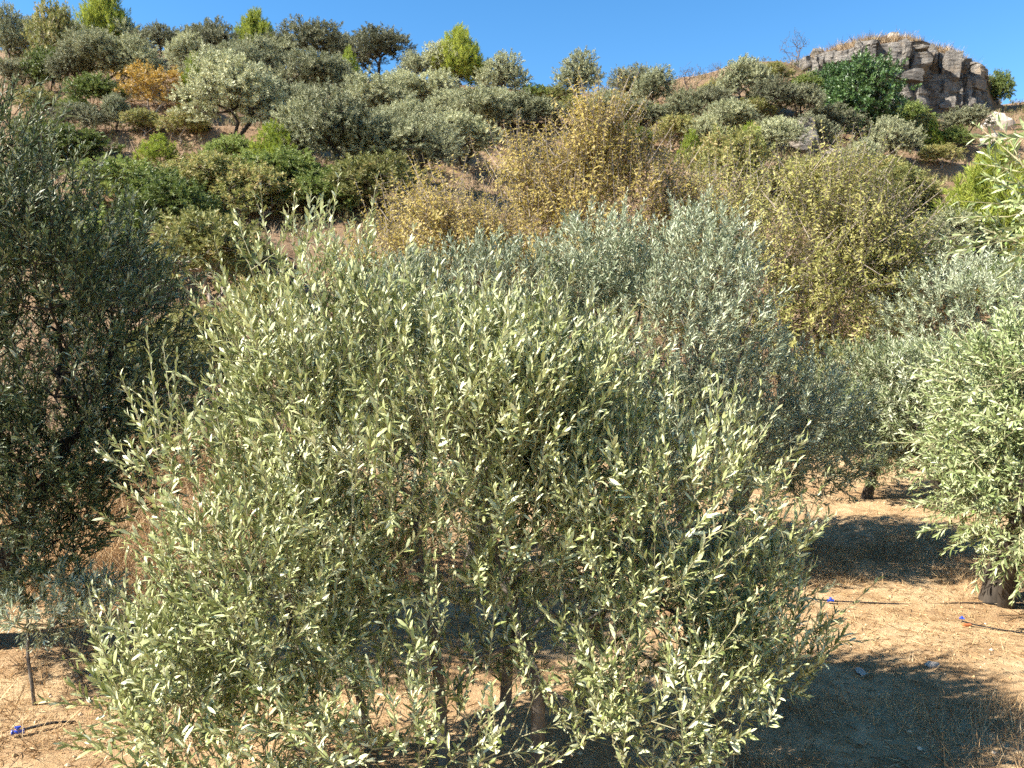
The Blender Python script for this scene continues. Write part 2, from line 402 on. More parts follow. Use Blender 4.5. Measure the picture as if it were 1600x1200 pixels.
# ------------------------------------------------------------------ the ground
def ground_material():
    m, n, l, p, out = nodes_of('soil and dry slope')
    g = n.new('ShaderNodeNewGeometry')
    sep = n.new('ShaderNodeSeparateXYZ'); l.new(g.outputs['Position'], sep.inputs[0])
    def noise(scale, detail=6, rough=0.6):
        k = n.new('ShaderNodeTexNoise'); k.inputs['Scale'].default_value = scale
        k.inputs['Detail'].default_value = detail; k.inputs['Roughness'].default_value = rough
        l.new(g.outputs['Position'], k.inputs['Vector']); return k
    n1, n2, n3, n4 = noise(1.1), noise(9.0, 8, 0.7), noise(70.0, 4, 0.7), noise(0.35)
    # orchard soil: pale ochre, browner where it is damp or covered with old litter
    r1 = ramp(n, [(0.32, (0.32, 0.205, 0.11)), (0.5, (0.47, 0.325, 0.178)), (0.68, (0.57, 0.425, 0.25))]); l.new(n1.outputs['Fac'], r1.inputs['Fac'])
    r2 = ramp(n, [(0.35, (0.62, 0.55, 0.48)), (0.6, (1, 1, 1))]); l.new(n2.outputs['Fac'], r2.inputs['Fac'])
    mu = n.new('ShaderNodeMix'); mu.data_type = 'RGBA'; mu.blend_type = 'MULTIPLY'; mu.inputs['Factor'].default_value = 0.8
    l.new(r1.outputs[0], mu.inputs['A']); l.new(r2.outputs[0], mu.inputs['B'])
    n5 = noise(3.2, 10, 0.75)
    r5 = ramp(n, [(0.46, (0, 0, 0)), (0.62, (1, 1, 1))]); l.new(n5.outputs['Fac'], r5.inputs['Fac'])
    li = n.new('ShaderNodeMix'); li.data_type = 'RGBA'; li.inputs['B'].default_value = (0.27, 0.165, 0.08, 1)
    lf = n.new('ShaderNodeMath'); lf.operation = 'MULTIPLY'; lf.inputs[1].default_value = 0.7; l.new(r5.outputs[0], lf.inputs[0])
    l.new(lf.outputs[0], li.inputs['Factor']); l.new(mu.outputs['Result'], li.inputs['A'])
    # slope: dried grass, reddish earth
    r3 = ramp(n, [(0.3, (0.09, 0.055, 0.032)), (0.46, (0.18, 0.115, 0.066)), (0.62, (0.27, 0.185, 0.11)), (0.8, (0.38, 0.28, 0.165))]); 
    ad = n.new('ShaderNodeMix'); ad.data_type = 'FLOAT'; ad.inputs['Factor'].default_value = 0.5
    l.new(n4.outputs['Fac'], ad.inputs['A']); l.new(n2.outputs['Fac'], ad.inputs['B']); l.new(ad.outputs['Result'], r3.inputs['Fac'])
    mr = n.new('ShaderNodeMapRange'); mr.inputs['From Min'].default_value = 0.15; mr.inputs['From Max'].default_value = 0.7
    l.new(sep.outputs['Z'], mr.inputs['Value'])
    mx = n.new('ShaderNodeMix'); mx.data_type = 'RGBA'
    l.new(mr.outputs[0], mx.inputs['Factor']); l.new(li.outputs['Result'], mx.inputs['A']); l.new(r3.outputs[0], mx.inputs['B'])
    l.new(mx.outputs['Result'], p.inputs['Base Color'])
    bs = n.new('ShaderNodeMath'); bs.operation = 'MULTIPLY_ADD'; bs.inputs[1].default_value = 0.35
    l.new(n3.outputs['Fac'], bs.inputs[0]); l.new(n2.outputs['Fac'], bs.inputs[2])
    bp = n.new('ShaderNodeBump'); bp.inputs['Strength'].default_value = 0.7; bp.inputs['Distance'].default_value = 0.05
    l.new(bs.outputs[0], bp.inputs['Height']); l.new(bp.outputs[0], p.inputs['Normal'])
    p.inputs['Roughness'].default_value = 0.95; p.inputs['Specular IOR Level'].default_value = 0.1
    return m

def spaced(a, stops):
    out = [a]
    for b, st in stops:
        while out[-1] < b - 1e-6: out.append(min(b, out[-1] + st))
    return np.array(out)

gx = spaced(0, [(4.6, 0.06), (9, 0.2), (20, 0.45), (56, 0.65), (90, 2), (200, 12), (900, 100)])
gx = np.concatenate([-gx[:0:-1], gx])
gy = np.concatenate([spaced(-300, [(-20, 40), (-2, 2), (2.5, 0.3)])[:-1], spaced(2.5, [(10, 0.06), (15, 0.16), (30, 0.32), (66, 0.6), (84, 0.4), (92, 0.8), (130, 2), (300, 15), (1500, 120)])])
GX, GY = np.meshgrid(gx, gy)
GZ = terrain(GX, GY)
nx, ny = len(gx), len(gy)
ii = np.arange(nx * ny).reshape(ny, nx)
gf = np.stack([ii[:-1, :-1], ii[:-1, 1:], ii[1:, 1:], ii[1:, :-1]], 2).reshape(-1, 4)
ground = new_obj('ground', mesh_np('ground', np.stack([GX, GY, GZ], 2).reshape(-1, 3), gf, ground_material(), True))
tag(ground, 'ochre orchard soil rising into a dry terraced hillside', 'ground', kind='structure')

# ------------------------------------------------------------------ the crag on the ridge
def rock_material():
    m, n, l, p, out = nodes_of('weathered limestone')
    g = n.new('ShaderNodeNewGeometry')
    def noise(scale, stretch=(1, 1, 1), detail=8, rough=0.65):
        mp = n.new('ShaderNodeMapping'); mp.inputs['Scale'].default_value = stretch; l.new(g.outputs['Position'], mp.inputs['Vector'])
        k = n.new('ShaderNodeTexNoise'); k.inputs['Scale'].default_value = scale; k.inputs['Detail'].default_value = detail
        k.inputs['Roughness'].default_value = rough; l.new(mp.outputs[0], k.inputs['Vector']); return k
    a, b, c = noise(0.6), noise(2.2, (0.7, 0.7, 4.0)), noise(0.9, (1, 1, 0.3), 5)
    r = ramp(n, [(0.3, (0.085, 0.08, 0.072)), (0.5, (0.19, 0.168, 0.142)), (0.7, (0.32, 0.285, 0.238))]); l.new(b.outputs['Fac'], r.inputs['Fac'])
    och = ramp(n, [(0.54, (0, 0, 0)), (0.74, (0.8, 0.8, 0.8))]); l.new(a.outputs['Fac'], och.inputs['Fac'])
    m1 = n.new('ShaderNodeMix'); m1.data_type = 'RGBA'; m1.inputs['B'].default_value = (0.24, 0.175, 0.11, 1)
    l.new(och.outputs[0], m1.inputs['Factor']); l.new(r.outputs[0], m1.inputs['A'])
    st = ramp(n, [(0.38, (0.35, 0.35, 0.36)), (0.55, (1, 1, 1))]); l.new(c.outputs['Fac'], st.inputs['Fac'])
    m2 = n.new('ShaderNodeMix'); m2.data_type = 'RGBA'; m2.blend_type = 'MULTIPLY'; m2.inputs['Factor'].default_value = 0.8
    l.new(m1.outputs['Result'], m2.inputs['A']); l.new(st.outputs[0], m2.inputs['B'])
    l.new(m2.outputs['Result'], p.inputs['Base Color'])
    bp = n.new('ShaderNodeBump'); bp.inputs['Strength'].default_value = 0.9; bp.inputs['Distance'].default_value = 0.25
    l.new(b.outputs['Fac'], bp.inputs['Height']); l.new(bp.outputs[0], p.inputs['Normal'])
    p.inputs['Roughness'].default_value = 0.9; p.inputs['Specular IOR Level'].default_value = 0.2
    return m
M['rock'] = rock_material()
rng = np.random.default_rng(5)
xs = np.linspace(24.2, 52.0, 250)
ys = np.interp(xs, CLIFF_X, CLIFF_Y)
tx, ty = np.gradient(xs), np.gradient(ys)
tl = np.hypot(tx, ty); nxn, nyn = ty / tl, -tx / tl          # outward, towards the valley
arc = np.cumsum(tl)
topz = np.interp(xs, PLAT_X, PLAT_Z) - 0.75
footz = terrain(xs + nxn * 1.6, ys + nyn * 1.6) - 0.9
T = np.linspace(0, 1, 70)
S_, T_ = np.meshgrid(arc, T)
H = footz[None] + (topz - footz)[None] * T_
def blocky(s, z, sx, sz, seed):
    zz = z + 0.25 * fbm(s / 2.0, z / 2.0, seed + 5, 2)
    row = np.floor(zz / sz)
    ss = s + vhash(row, row * 0, seed) * 7 + 0.5 * fbm(s / 1.5, z / 1.5, seed + 9, 2)
    return vhash(np.floor(ss / sx), row, seed + 1)
dep = 1.3 * blocky(S_, H, 2.4, 3.4, 60) + 0.6 * blocky(S_, H, 1.1, 1.3, 70) + 0.25 * blocky(S_, H, 0.5, 0.6, 90) + 0.9 * fbm(S_ / 2.0, H / 1.6, 80, 4)
dep -= 0.5 * (blocky(S_, H, 0.5, 3.0, 95) > 0.86)
dep *= sstep(0, 0.06, 1 - T_) * 0.8 + 0.2
edge = sstep(41.0, 46.0, xs)[None]
back = (1.1 + 0.9 * edge) * T_
dep = dep * (1 - 0.4 * edge)
px = xs[None] + nxn[None] * (dep - back); py = ys[None] + nyn[None] * (dep - back)
crag = new_obj('rock_outcrop', None, loc=(36.0, 71.0, 19.5))
tag(crag, 'grey limestone crag with dry grass top on the right skyline', 'rock outcrop')
CL = np.array(crag.location)
i2 = np.arange(S_.size).reshape(S_.shape)
cf = np.stack([i2[:-1, :-1], i2[:-1, 1:], i2[1:, 1:], i2[1:, :-1]], 2).reshape(-1, 4)
new_obj('rock_face', mesh_np('rock_face', np.stack([px, py, H], 2).reshape(-1, 3) - CL, cf, M['rock']), crag)

def boulder(size, seed, boxy=0.55, sub=4):
    """a weathered block: a cube grid pushed part way to a ball, chipped by noise"""
    r = np.random.default_rng(seed)
    V, F = [], []
    for ax in range(3):
        for sg in (-1, 1):
            b = len(V)
            for i in range(sub + 1):
                for j in range(sub + 1):
                    q = [0, 0, 0]; q[ax] = sg; q[(ax + 1) % 3] = -1 + 2 * i / sub; q[(ax + 2) % 3] = -1 + 2 * j / sub
                    V.append(q)
            for i in range(sub):
                for j in range(sub):
                    a = b + i * (sub + 1) + j
                    f = (a, a + sub + 1, a + sub + 2, a + 1)
                    F.append(f if sg > 0 else f[::-1])
    V = np.array(V, float)
    ball = unit(V)
    W = V * boxy + ball * (1 - boxy) * 1.15
    for k in range(5):                                      # flat chips
        d = unit(r.normal(size=3)); c = 0.62 + 0.3 * r.random()
        e = W @ d - c
        W = W - np.maximum(e, 0)[:, None] * d
    ph = r.random(9) * 6
    W = W + 0.07 * np.stack([np.sin(3.1 * W[:, 1] + ph[0]) + np.sin(5.3 * W[:, 2] + ph[1]), np.sin(3.7 * W[:, 2] + ph[2]) + np.sin(5.9 * W[:, 0] + ph[3]), np.sin(3.3 * W[:, 0] + ph[4]) + np.sin(6.1 * W[:, 1] + ph[5])], 1)
    return W * np.array(size), np.array(F)

block_meshes = []
for k in range(9):
    V, F = boulder((1, 1, 1), 300 + k, 0.93, 3)
    block_meshes.append(mesh_np('rock_block', V, F, M['rock']))
nb = 0
for k in range(400):
    i = int(rng.integers(4, 150)); t = rng.random() ** 0.8
    if nb >= 45: break
    hh = topz[i] - footz[i]
    z = footz[i] + hh * (0.15 + 0.8 * t)
    w = 0.45 + 0.8 * rng.random() ** 1.5; h = 0.45 + 0.8 * rng.random()
    d = 0.45 + 0.6 * rng.random() - 1.1 * (z - footz[i]) / hh
    o = new_obj('rock_block', block_meshes[int(rng.integers(9))], crag)
    z = min(z, topz[i] - 0.95 * h)
    o.location = np.array([xs[i] + nxn[i] * d, ys[i] + nyn[i] * d, z]) - CL
    o.scale = (w, 0.7, h)
    o.rotation_euler = (rng.normal() * 0.12, rng.normal() * 0.12, math.atan2(ty[i], tx[i]) + rng.normal() * 0.2)
    nb += 1

# loose boulders
M['stone'] = bark_material('pale stone', (0.30, 0.25, 0.20), (0.52, 0.45, 0.37), scale=6, bump=0.5)
def stone(name, x, y, size, seed, label, mat='stone', sink=0.3, group=None):
    V, F = boulder(size, seed, 0.5, 5)
    o = new_obj(name, mesh_np(name, V, F, M[mat], False), loc=(x, y, float(terrain(x, y)) + size[2] * (1 - 2 * sink)))
    o.rotation_euler = (0, 0, seed)
    return tag(o, label, 'rock', group)
stone('boulder', 36.2, 60.5, (1.15, 1.0, 1.0), 11, 'upper pale round boulder behind the right-edge olive sprays')
stone('boulder', 34.0, 57.0, (0.75, 0.7, 0.6), 12, 'lower pale round boulder behind the right-edge olive sprays')
stone('boulder', 28.2, 74.6, (0.8, 0.7, 0.5), 13, "flat pale rock perched on the crag's left corner", 'rock', 0.3)
stone('boulder', 34.2, 73.2, (0.6, 0.5, 0.4), 14, "small white rock in the dry grass on the crag's top", sink=0.2)
stone('boulder', 14.9, 42.5, (1.3, 0.9, 1.0), 15, 'grey boulder half hidden above the yellow-green almond tops', 'rock')
stone('boulder', 18.3, 44.5, (1.0, 0.9, 1.2), 16, 'upright grey boulder above the yellow-green almond, left of pale olive', 'rock')
stone('stone', 2.28, 4.98, (0.035, 0.03, 0.022), 21, 'small grey stone at the shadow edge on the sandy soil')
stone('stone', 2.78, 5.05, (0.04, 0.03, 0.022), 22, 'pale stone at the shadow edge farther toward the right edge')
stone('stone', 2.15, 5.75, (0.03, 0.03, 0.018), 23, 'little dark stone on the sunlit sand between hose pieces')
stone('stone', -2.65, 4.85, (0.055, 0.04, 0.03), 24, 'fist-sized stone beside the bare forked twig')

# ------------------------------------------------------------------ orchard and valley trees, built one by one
def forest_tree(name, base, label, cat, lobes, n, stems, radii, K, leaf, leafw, mat, seed, tmpl=LEAF4, shell=0.4, outward=0.6, upward=0.5, limb=0.5,
                shoot=(0.16, 0.32), angle=(30, 58), bend=0.1, droop=0.0, wood='bark', twig='twig', step=0.25, bias=0.3, singles=0, group=None, smooth=False, flat=0.36, wobble=0.05, sag=0.0, twig_r=0.0024, gap=0.15, gap_size=0.42):
    rng = np.random.default_rng(seed)
    B = np.array(base, float)
    T, O, k = in_lobes(lobes, n, rng, shell, gap, gap_size)
    T[:, 2] = np.maximum(T[:, 2], terrain(T[:, 0], T[:, 1]) + 0.12)
    A, par, rad, sid, tn = skeleton(T, stems, rng, step=step, bias=bias, wobble=wobble, sag=sag)
    root = tag(new_obj(name, None, loc=base), label, cat, group)
    ns = sum(len(s) for s in stems)
    for s, poly in enumerate(stems):
        V, F = trunk_tube(poly, radii[s], 12, rng)
        new_obj('trunk', mesh_np('trunk', V - B, F, M[wood], True), root)
    e = np.arange(ns, len(A))
    r1 = rad[e]; r0 = np.where(par[e] < ns, rad[e], rad[np.maximum(par[e], 0)])
    stem_cap = np.array([max(r) * 0.75 for r in radii])[sid[e]]
    r0, r1 = np.minimum(r0, stem_cap), np.minimum(r1, stem_cap)
    thick = r1 > 0.006
    if thick.any():
        V, F = tubes(A[par[e]][thick], A[e][thick], r0[thick], r1[thick], 7)
        tag(new_obj('limb_network', mesh_np('limb_network', V - B, F, M[wood], True), root), kind='stuff')
    D = unit(O * outward + np.array([0, 0, upward]) + unit(A[tn] - A[par[tn]]) * limb + rng.normal(size=(n, 3)) * flat)
    L = shoot[0] + (shoot[1] - shoot[0]) * rng.random(n) ** 1.4
    V1, F1 = tubes(A[par[e]][~thick], A[e][~thick], r0[~thick], r1[~thick], 3)
    mid = T + D * (L * 0.55)[:, None] + np.array([0, 0, 1.0]) * (bend * 0.3 * L)[:, None]
    end = T + D * L[:, None] + np.array([0, 0, 1.0]) * (bend * L)[:, None]
    rt = np.full(n, twig_r)
    V2, F2 = tubes(T, mid, rt * 1.2, rt, 3); V3, F3 = tubes(mid, end, rt, rt * 0.5, 3)
    if base[1] > 9: V2, F2 = tubes(T, end, rt * 1.2, rt * 0.5, 3); V3, F3 = V3[:0], F3[:0]
    V = np.concatenate([V1, V2, V3]); F = np.concatenate([F1, F2 + len(V1), F3 + len(V1) + len(V2)])
    tag(new_obj('twig_network', mesh_np('twig_network', V - B, F, M[twig]), root), kind='stuff')
    lv = shoots(T, D, L, K, leaf, leafw, rng, angle=angle, bend=bend, droop=droop)
    # drop leaves that would lie in the soil
    ok = lv[0][:, 2] > terrain(lv[0][:, 0], lv[0][:, 1]) + 0.03
    lv = tuple(a[ok] for a in lv)
    if singles:
        # the leaves on the outside of the crown towards the path are leaves of their own
        c = lv[0] + lv[1] * (lv[3] * 0.5)[:, None]
        iu = np.floor(c[:, 0] / c[:, 1] * 42).astype(int); iv = np.floor((c[:, 2] - 2.3) / c[:, 1] * 42).astype(int)
        face = np.abs((lv[2] * unit(c - np.array([0, 0, 2.3]))).sum(1))
        order = np.argsort(c[:, 1] - 0.25 * face); seen, pick = set(), []
        inside = (np.abs(c[:, 0] / c[:, 1]) < 0.64) & ((c[:, 2] - 2.3) / c[:, 1] > -0.56)
        for i in order:
            if not inside[i]: continue
            key = (iu[i], iv[i])
            if key in seen: continue
            seen.add(key); pick.append(i)
            if len(pick) >= singles: break
        pick = np.array(pick)
        tm = mesh_np('leaf', LEAF8[0] * np.array([1, 1, 1]), LEAF8[1], M[mat + '_single'])
        for i in pick:
            o = new_obj('leaf', tm, root)
            ax, nr = lv[1][i], lv[2][i]; sd = np.cross(nr, ax)
            mw = [[ax[r] * lv[3][i], sd[r] * lv[4][i], nr[r] * lv[3][i], lv[0][i][r] - B[r]] for r in range(3)] + [[0, 0, 0, 1]]
            o.matrix_basis = Matrix(mw)
        keep = np.ones(len(lv[0]), bool); keep[pick] = False
        lv = tuple(a[keep] for a in lv)
    lv = (lv[0] - B,) + lv[1:]
    tag(new_obj('crown', leaf_mesh('crown', lv, tmpl, M[mat], smooth), root), kind='stuff')
    return root, T, D, L, A

def gz(x, y, dz=-0.08):
    return (x, y, float(terrain(x, y)) + dz)

# the near olive, several stems from one stool
stems = [[gz(0.12, 3.72), (0.125, 3.72, 0.22), (0.13, 3.74, 0.45), (0.05, 3.80, 0.75), (-0.05, 3.85, 1.0)],
         [gz(-0.36, 3.95), (-0.37, 3.95, 0.3), (-0.40, 3.97, 0.6), (-0.46, 4.0, 0.95), (-0.5, 4.02, 1.25)],
         [gz(0.42, 4.45), (0.40, 4.43, 0.22), (0.45, 4.4, 0.5), (0.55, 4.3, 0.8), (0.6, 4.2, 1.0)],
         [gz(-0.75, 4.05), (-0.8, 4.04, 0.3), (-0.95, 4.0, 0.65), (-1.1, 3.98, 1.0), (-1.15, 4.0, 1.4)],
         [gz(-0.05, 4.2), (-0.03, 4.2, 0.4), (0.02, 4.18, 0.9), (0.08, 4.15, 1.4)]]
radii = [[0.038, 0.036, 0.034, 0.022, 0.016], [0.030, 0.027, 0.025, 0.022, 0.016], [0.055, 0.050, 0.036, 0.026, 0.016], [0.024, 0.021, 0.02, 0.016, 0.012], [0.034, 0.03, 0.024, 0.016]]
lobes = [((-0.42, 4.05, 1.55), (1.0, 0.72, 0.76), 1.15), ((0.72, 3.95, 1.12), (0.72, 0.62, 0.66), 0.95), ((-1.15, 3.75, 1.0), (0.55, 0.55, 0.58)),
         ((-0.30, 3.85, 0.72), (1.05, 0.6, 0.34), 0.4), ((-1.02, 4.1, 2.05), (0.48, 0.45, 0.5), 0.85), ((-1.05, 4.1, 2.5), (0.34, 0.28, 0.26), 0.6),
         ((0.12, 4.15, 1.88), (0.52, 0.55, 0.33)), ((-1.6, 3.85, 1.6), (0.25, 0.28, 0.22), 0.35), ((-1.6, 3.6, 0.6), (0.34, 0.4, 0.30), 0.9), ((1.25, 4.0, 0.62), (0.36, 0.4, 0.28), 0.9),
         ((-0.85, 3.55, 0.5), (0.6, 0.4, 0.25), 0.5), ((-1.25, 3.35, 0.45), (0.5, 0.3, 0.28), 0.6), ((-0.45, 3.3, 0.45), (0.6, 0.3, 0.26), 0.3), ((0.7, 3.5, 0.5), (0.5, 0.35, 0.3), 0.7)]

forest_tree('olive_tree', gz(-0.1, 4.0, 0), 'bushy yellow-green olive with several thin stems filling the centre', 'olive tree', lobes, 3900, stems, radii, 20, 0.060, 0.0138, 'olive_near', 1,
            tmpl=LEAF6, shell=0.3, outward=0.4, upward=0.95, limb=0.25, shoot=(0.15, 0.46), angle=(20, 48), bend=0.15, singles=300, gap=0.36, gap_size=0.34, flat=0.42, twig_r=0.0022)

# two silvery olives standing close behind it
def simple_stem(x, y, h, lean=(0, 0), r=0.1, n=4):
    b = gz(x, y); P = []
    for i in range(n + 1):
        f = i / n
        P.append((x + lean[0] * f + 0.06 * math.sin(3.3 * f + x), y + lean[1] * f + 0.05 * math.sin(2.7 * f + y), b[2] + (h - b[2]) * f))
    return P, [r * (1.35 - 0.7 * (i / n)) for i in range(n + 1)]
s1, r1 = simple_stem(-0.35, 7.3, 1.1, (0.05, 0.0), 0.09)
forest_tree('olive_tree', gz(-0.35, 7.3, 0), 'silvery olive whose top rises just behind the near bushy olive', 'olive tree',
            [((-0.35, 7.2, 1.9), (1.55, 1.1, 0.95)), ((-0.2, 7.1, 2.5), (1.0, 0.8, 0.42)), ((-0.9, 7.2, 2.25), (0.7, 0.7, 0.55)), ((-0.8, 7.2, 1.0), (1.3, 0.9, 0.6))], 2200, [s1], [r1], 20, 0.062, 0.0145, 'olive_grey', 2,
            outward=0.55, upward=0.7, limb=0.3, shoot=(0.14, 0.30), angle=(25, 55), group='olives in the orchard')
s1, r1 = simple_stem(1.75, 7.5, 1.1, (-0.1, -0.05), 0.11)
s2, r2 = simple_stem(1.85, 7.5, 1.0, (0.7, 0.1), 0.08)
forest_tree('olive_tree', gz(1.8, 7.5, 0), 'wide silvery olive behind the near olive, its skirt hanging over sunlit soil', 'olive tree',
            [((1.35, 7.3, 2.15), (1.1, 1.1, 0.95)), ((1.75, 7.3, 2.75), (0.5, 0.55, 0.55)), ((0.75, 7.2, 2.75), (0.5, 0.5, 0.5)), ((2.35, 7.6, 1.35), (1.05, 1.0, 0.7)), ((2.9, 7.8, 0.95), (0.65, 0.7, 0.5)), ((1.5, 7.2, 1.2), (1.0, 0.9, 0.6))], 2900, [s1, s2], [r1, r2], 20, 0.062, 0.0145, 'olive_grey', 3,
            outward=0.55, upward=0.7, limb=0.3, shoot=(0.14, 0.30), angle=(25, 55), group='olives in the orchard')

# the olive at the left, its shade put into the leaf colour
s1, r1 = simple_stem(-3.95, 5.4, 1.3, (0.1, 0.0), 0.13)
s2, r2 = simple_stem(-3.8, 5.35, 1.5, (0.75, 0.05), 0.07)
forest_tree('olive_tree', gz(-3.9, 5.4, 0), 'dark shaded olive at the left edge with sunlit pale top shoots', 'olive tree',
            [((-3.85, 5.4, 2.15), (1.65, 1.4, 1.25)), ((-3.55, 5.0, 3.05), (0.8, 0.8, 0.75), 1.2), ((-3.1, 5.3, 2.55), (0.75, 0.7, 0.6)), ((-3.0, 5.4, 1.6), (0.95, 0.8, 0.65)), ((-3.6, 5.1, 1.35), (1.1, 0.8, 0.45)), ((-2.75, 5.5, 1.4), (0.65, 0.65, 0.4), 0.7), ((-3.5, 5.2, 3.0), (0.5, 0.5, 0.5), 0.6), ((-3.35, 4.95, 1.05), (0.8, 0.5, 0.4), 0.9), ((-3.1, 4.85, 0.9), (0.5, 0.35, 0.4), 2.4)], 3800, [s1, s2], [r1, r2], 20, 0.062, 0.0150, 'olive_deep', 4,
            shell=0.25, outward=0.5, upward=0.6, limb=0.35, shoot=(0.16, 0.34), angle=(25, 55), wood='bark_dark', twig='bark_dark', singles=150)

# the fruiting olive at the right
s1, r1 = simple_stem(4.02, 6.36, 1.1, (0.25, -0.1), 0.08)
s2, r2 = simple_stem(4.1, 6.3, 2.5, (-0.75, -1.6), 0.05)
rt, T5, D5, L5, A5 = forest_tree('olive_tree', gz(4.02, 6.36, 0), 'fresh green olive bearing fruit at the right edge, trunk on litter', 'olive tree',
            [((4.7, 6.0, 1.55), (1.3, 1.1, 0.85)), ((3.8, 5.75, 1.45), (0.75, 0.7, 0.7)), ((3.62, 5.65, 1.0), (0.45, 0.5, 0.45), 0.8), ((4.1, 5.9, 0.85), (0.7, 0.7, 0.42), 0.9), ((2.92, 4.2, 2.95), (0.4, 0.35, 0.5), 0.55), ((3.75, 5.7, 1.85), (0.6, 0.5, 0.3))], 2000, [s1, s2], [r1, r2], 20, 0.074, 0.0150, 'olive_fresh', 6,
            tmpl=LEAF6, shell=0.3, outward=0.75, upward=0.28, limb=0.45, shoot=(0.2, 0.42), angle=(28, 58), bend=-0.06, droop=0.05, singles=200, twig_r=0.003, wood='bark_dark')
ol_v, ol_f = boulder((0.0085, 0.0085, 0.0115), 77, 0.0, 3)
M['fruit'] = plain_material('green olive skin', (0.23, 0.32, 0.085), 0.3, 0.5)
fm = mesh_np('olive_fruit', ol_v, ol_f, M['fruit'], True)
rr = np.random.default_rng(8)
order = np.argsort(T5[:, 1] + 0.7 * T5[:, 0] + rr.random(len(T5)) * 0.8)[:110]
for i in order:
    f = 0.3 + 0.5 * rr.random()
    o = new_obj('olive_fruit', fm, rt)
    o.location = T5[i] + D5[i] * L5[i] * f + np.array([rr.normal() * 0.008, rr.normal() * 0.008, -0.018 - 0.12 * f * f * L5[i]]) - np.array(rt.location)
    o.rotation_euler = (rr.normal() * 0.3, rr.normal() * 0.3, 0)

# olives farther back in the orchard
s1, r1 = simple_stem(4.6, 10.0, 0.9, (0.15, 0.1), 0.055)
forest_tree('olive_tree', gz(4.6, 10.0, 0), 'low green olive at the back of the orchard on a dark straight trunk', 'olive tree',
            [((4.7, 10.1, 1.3), (1.0, 0.9, 0.65)), ((5.3, 10.4, 1.1), (0.8, 0.8, 0.6)), ((4.5, 9.8, 0.65), (0.6, 0.5, 0.4), 1.5), ((5.1, 10.2, 0.75), (0.5, 0.5, 0.4))], 1300, [s1], [r1], 18, 0.075, 0.016, 'olive_deep', 7, outward=0.55, upward=0.5, limb=0.3, shoot=(0.16, 0.3), wood='bark_dark', group='olives in the orchard')
b = gz(5.35, 9.4)
forest_tree('olive_tree', gz(5.35, 9.4, 0), 'olive on a thick leaning dark trunk behind the fruiting olive', 'olive tree',
            [((4.95, 9.7, 1.35), (0.9, 0.8, 0.6)), ((5.9, 9.8, 1.4), (1.1, 0.9, 0.65))], 1400, [[b, (5.25, 9.4, 0.25), (5.05, 9.4, 0.6), (4.95, 9.45, 0.95), (4.9, 9.5, 1.2)]], [[0.15, 0.125, 0.12, 0.10, 0.07]], 18, 0.075, 0.016, 'olive_deep', 8, outward=0.55, upward=0.5, limb=0.3, shoot=(0.16, 0.3), wood='bark_dark', group='olives in the orchard')
s1, r1 = simple_stem(7.6, 12.5, 1.6, (0.1, 0.1), 0.1)
forest_tree('olive_tree', gz(7.6, 12.5, 0), 'grey olive at the slope foot, mostly hidden by the fruiting olive', 'olive tree',
            [((7.4, 12.5, 2.2), (1.6, 1.3, 1.1))], 1200, [s1], [r1], 18, 0.085, 0.018, 'olive_grey', 9, outward=0.55, upward=0.5, limb=0.3, shoot=(0.16, 0.3), wood='bark_dark', group='olives in the orchard')

# almonds in autumn leaf at the foot of the slope
def almond(x, y, label, lobes, n, mat, seed, h, lean=(0, 0), r=0.09, leaf=0.09, stems2=None, K=20, upward=0.8):
    s, rr_ = simple_stem(x, y, h, lean, r)
    st, rd = [s], [rr_]
    if stems2:
        for (lx, ly, hh, r2) in stems2:
            s2, q2 = simple_stem(x + 0.1 * np.sign(lx), y, hh, (lx, ly), r2); st.append(s2); rd.append(q2)
    forest_tree('almond_tree', gz(x, y, 0), label, 'almond tree', lobes, n, st, rd, K, leaf, leaf * 0.34, mat, seed, shell=0.2, outward=0.4, upward=upward, limb=0.6,
                shoot=(0.35, 0.85), angle=(50, 95), bend=0.05, droop=0.55, wood='bark_pale', twig='bark_pale', step=0.4, bias=0.35, group='almonds at the foot of the slope', twig_r=0.0065, gap=0.3, gap_size=0.8, flat=0.42)
almond(0.9, 13.6, 'tall tan-leaved almond rising above the silvery olives, pale bare twigs',
       [((0.9, 13.6, 3.6), (1.9, 1.2, 1.2)), ((1.55, 13.6, 5.05), (0.6, 0.5, 0.95), 1.5), ((0.6, 13.5, 4.6), (1.0, 0.7, 0.75), 1.2), ((2.4, 13.6, 4.3), (0.7, 0.7, 0.75)), ((-0.7, 13.5, 3.9), (0.9, 0.8, 1.0)), ((-1.3, 13.6, 3.4), (0.8, 0.7, 0.8)), ((2.9, 13.7, 3.6), (0.7, 0.7, 0.8))], 2100, 'almond_tan', 21, 2.2, stems2=[(0.9, 0.1, 2.6, 0.05), (-0.8, 0.0, 2.5, 0.05)])
almond(-1.6, 14.6, 'lower tan and green almond at the left shoulder of the tall tan almond',
       [((-1.6, 14.6, 3.6), (1.2, 1.0, 0.85)), ((-2.3, 14.5, 3.0), (1.0, 0.9, 0.8)), ((-1.0, 14.6, 3.0), (1.0, 0.9, 0.9))], 800, 'almond_tan', 22, 2.0)
almond(5.6, 13.8, 'yellow-green almond with dark upright trunks behind the low green olive',
       [((5.4, 13.8, 3.1), (1.7, 1.2, 1.3)), ((5.4, 13.8, 4.4), (1.1, 0.8, 0.75)), ((6.5, 13.9, 3.6), (0.9, 0.8, 0.9)), ((5.2, 13.5, 1.9), (1.5, 0.9, 0.8))], 1700, 'almond_green', 23, 2.4, stems2=[(-0.5, 0.1, 2.8, 0.05), (0.7, 0.0, 2.6, 0.05)], upward=0.7)
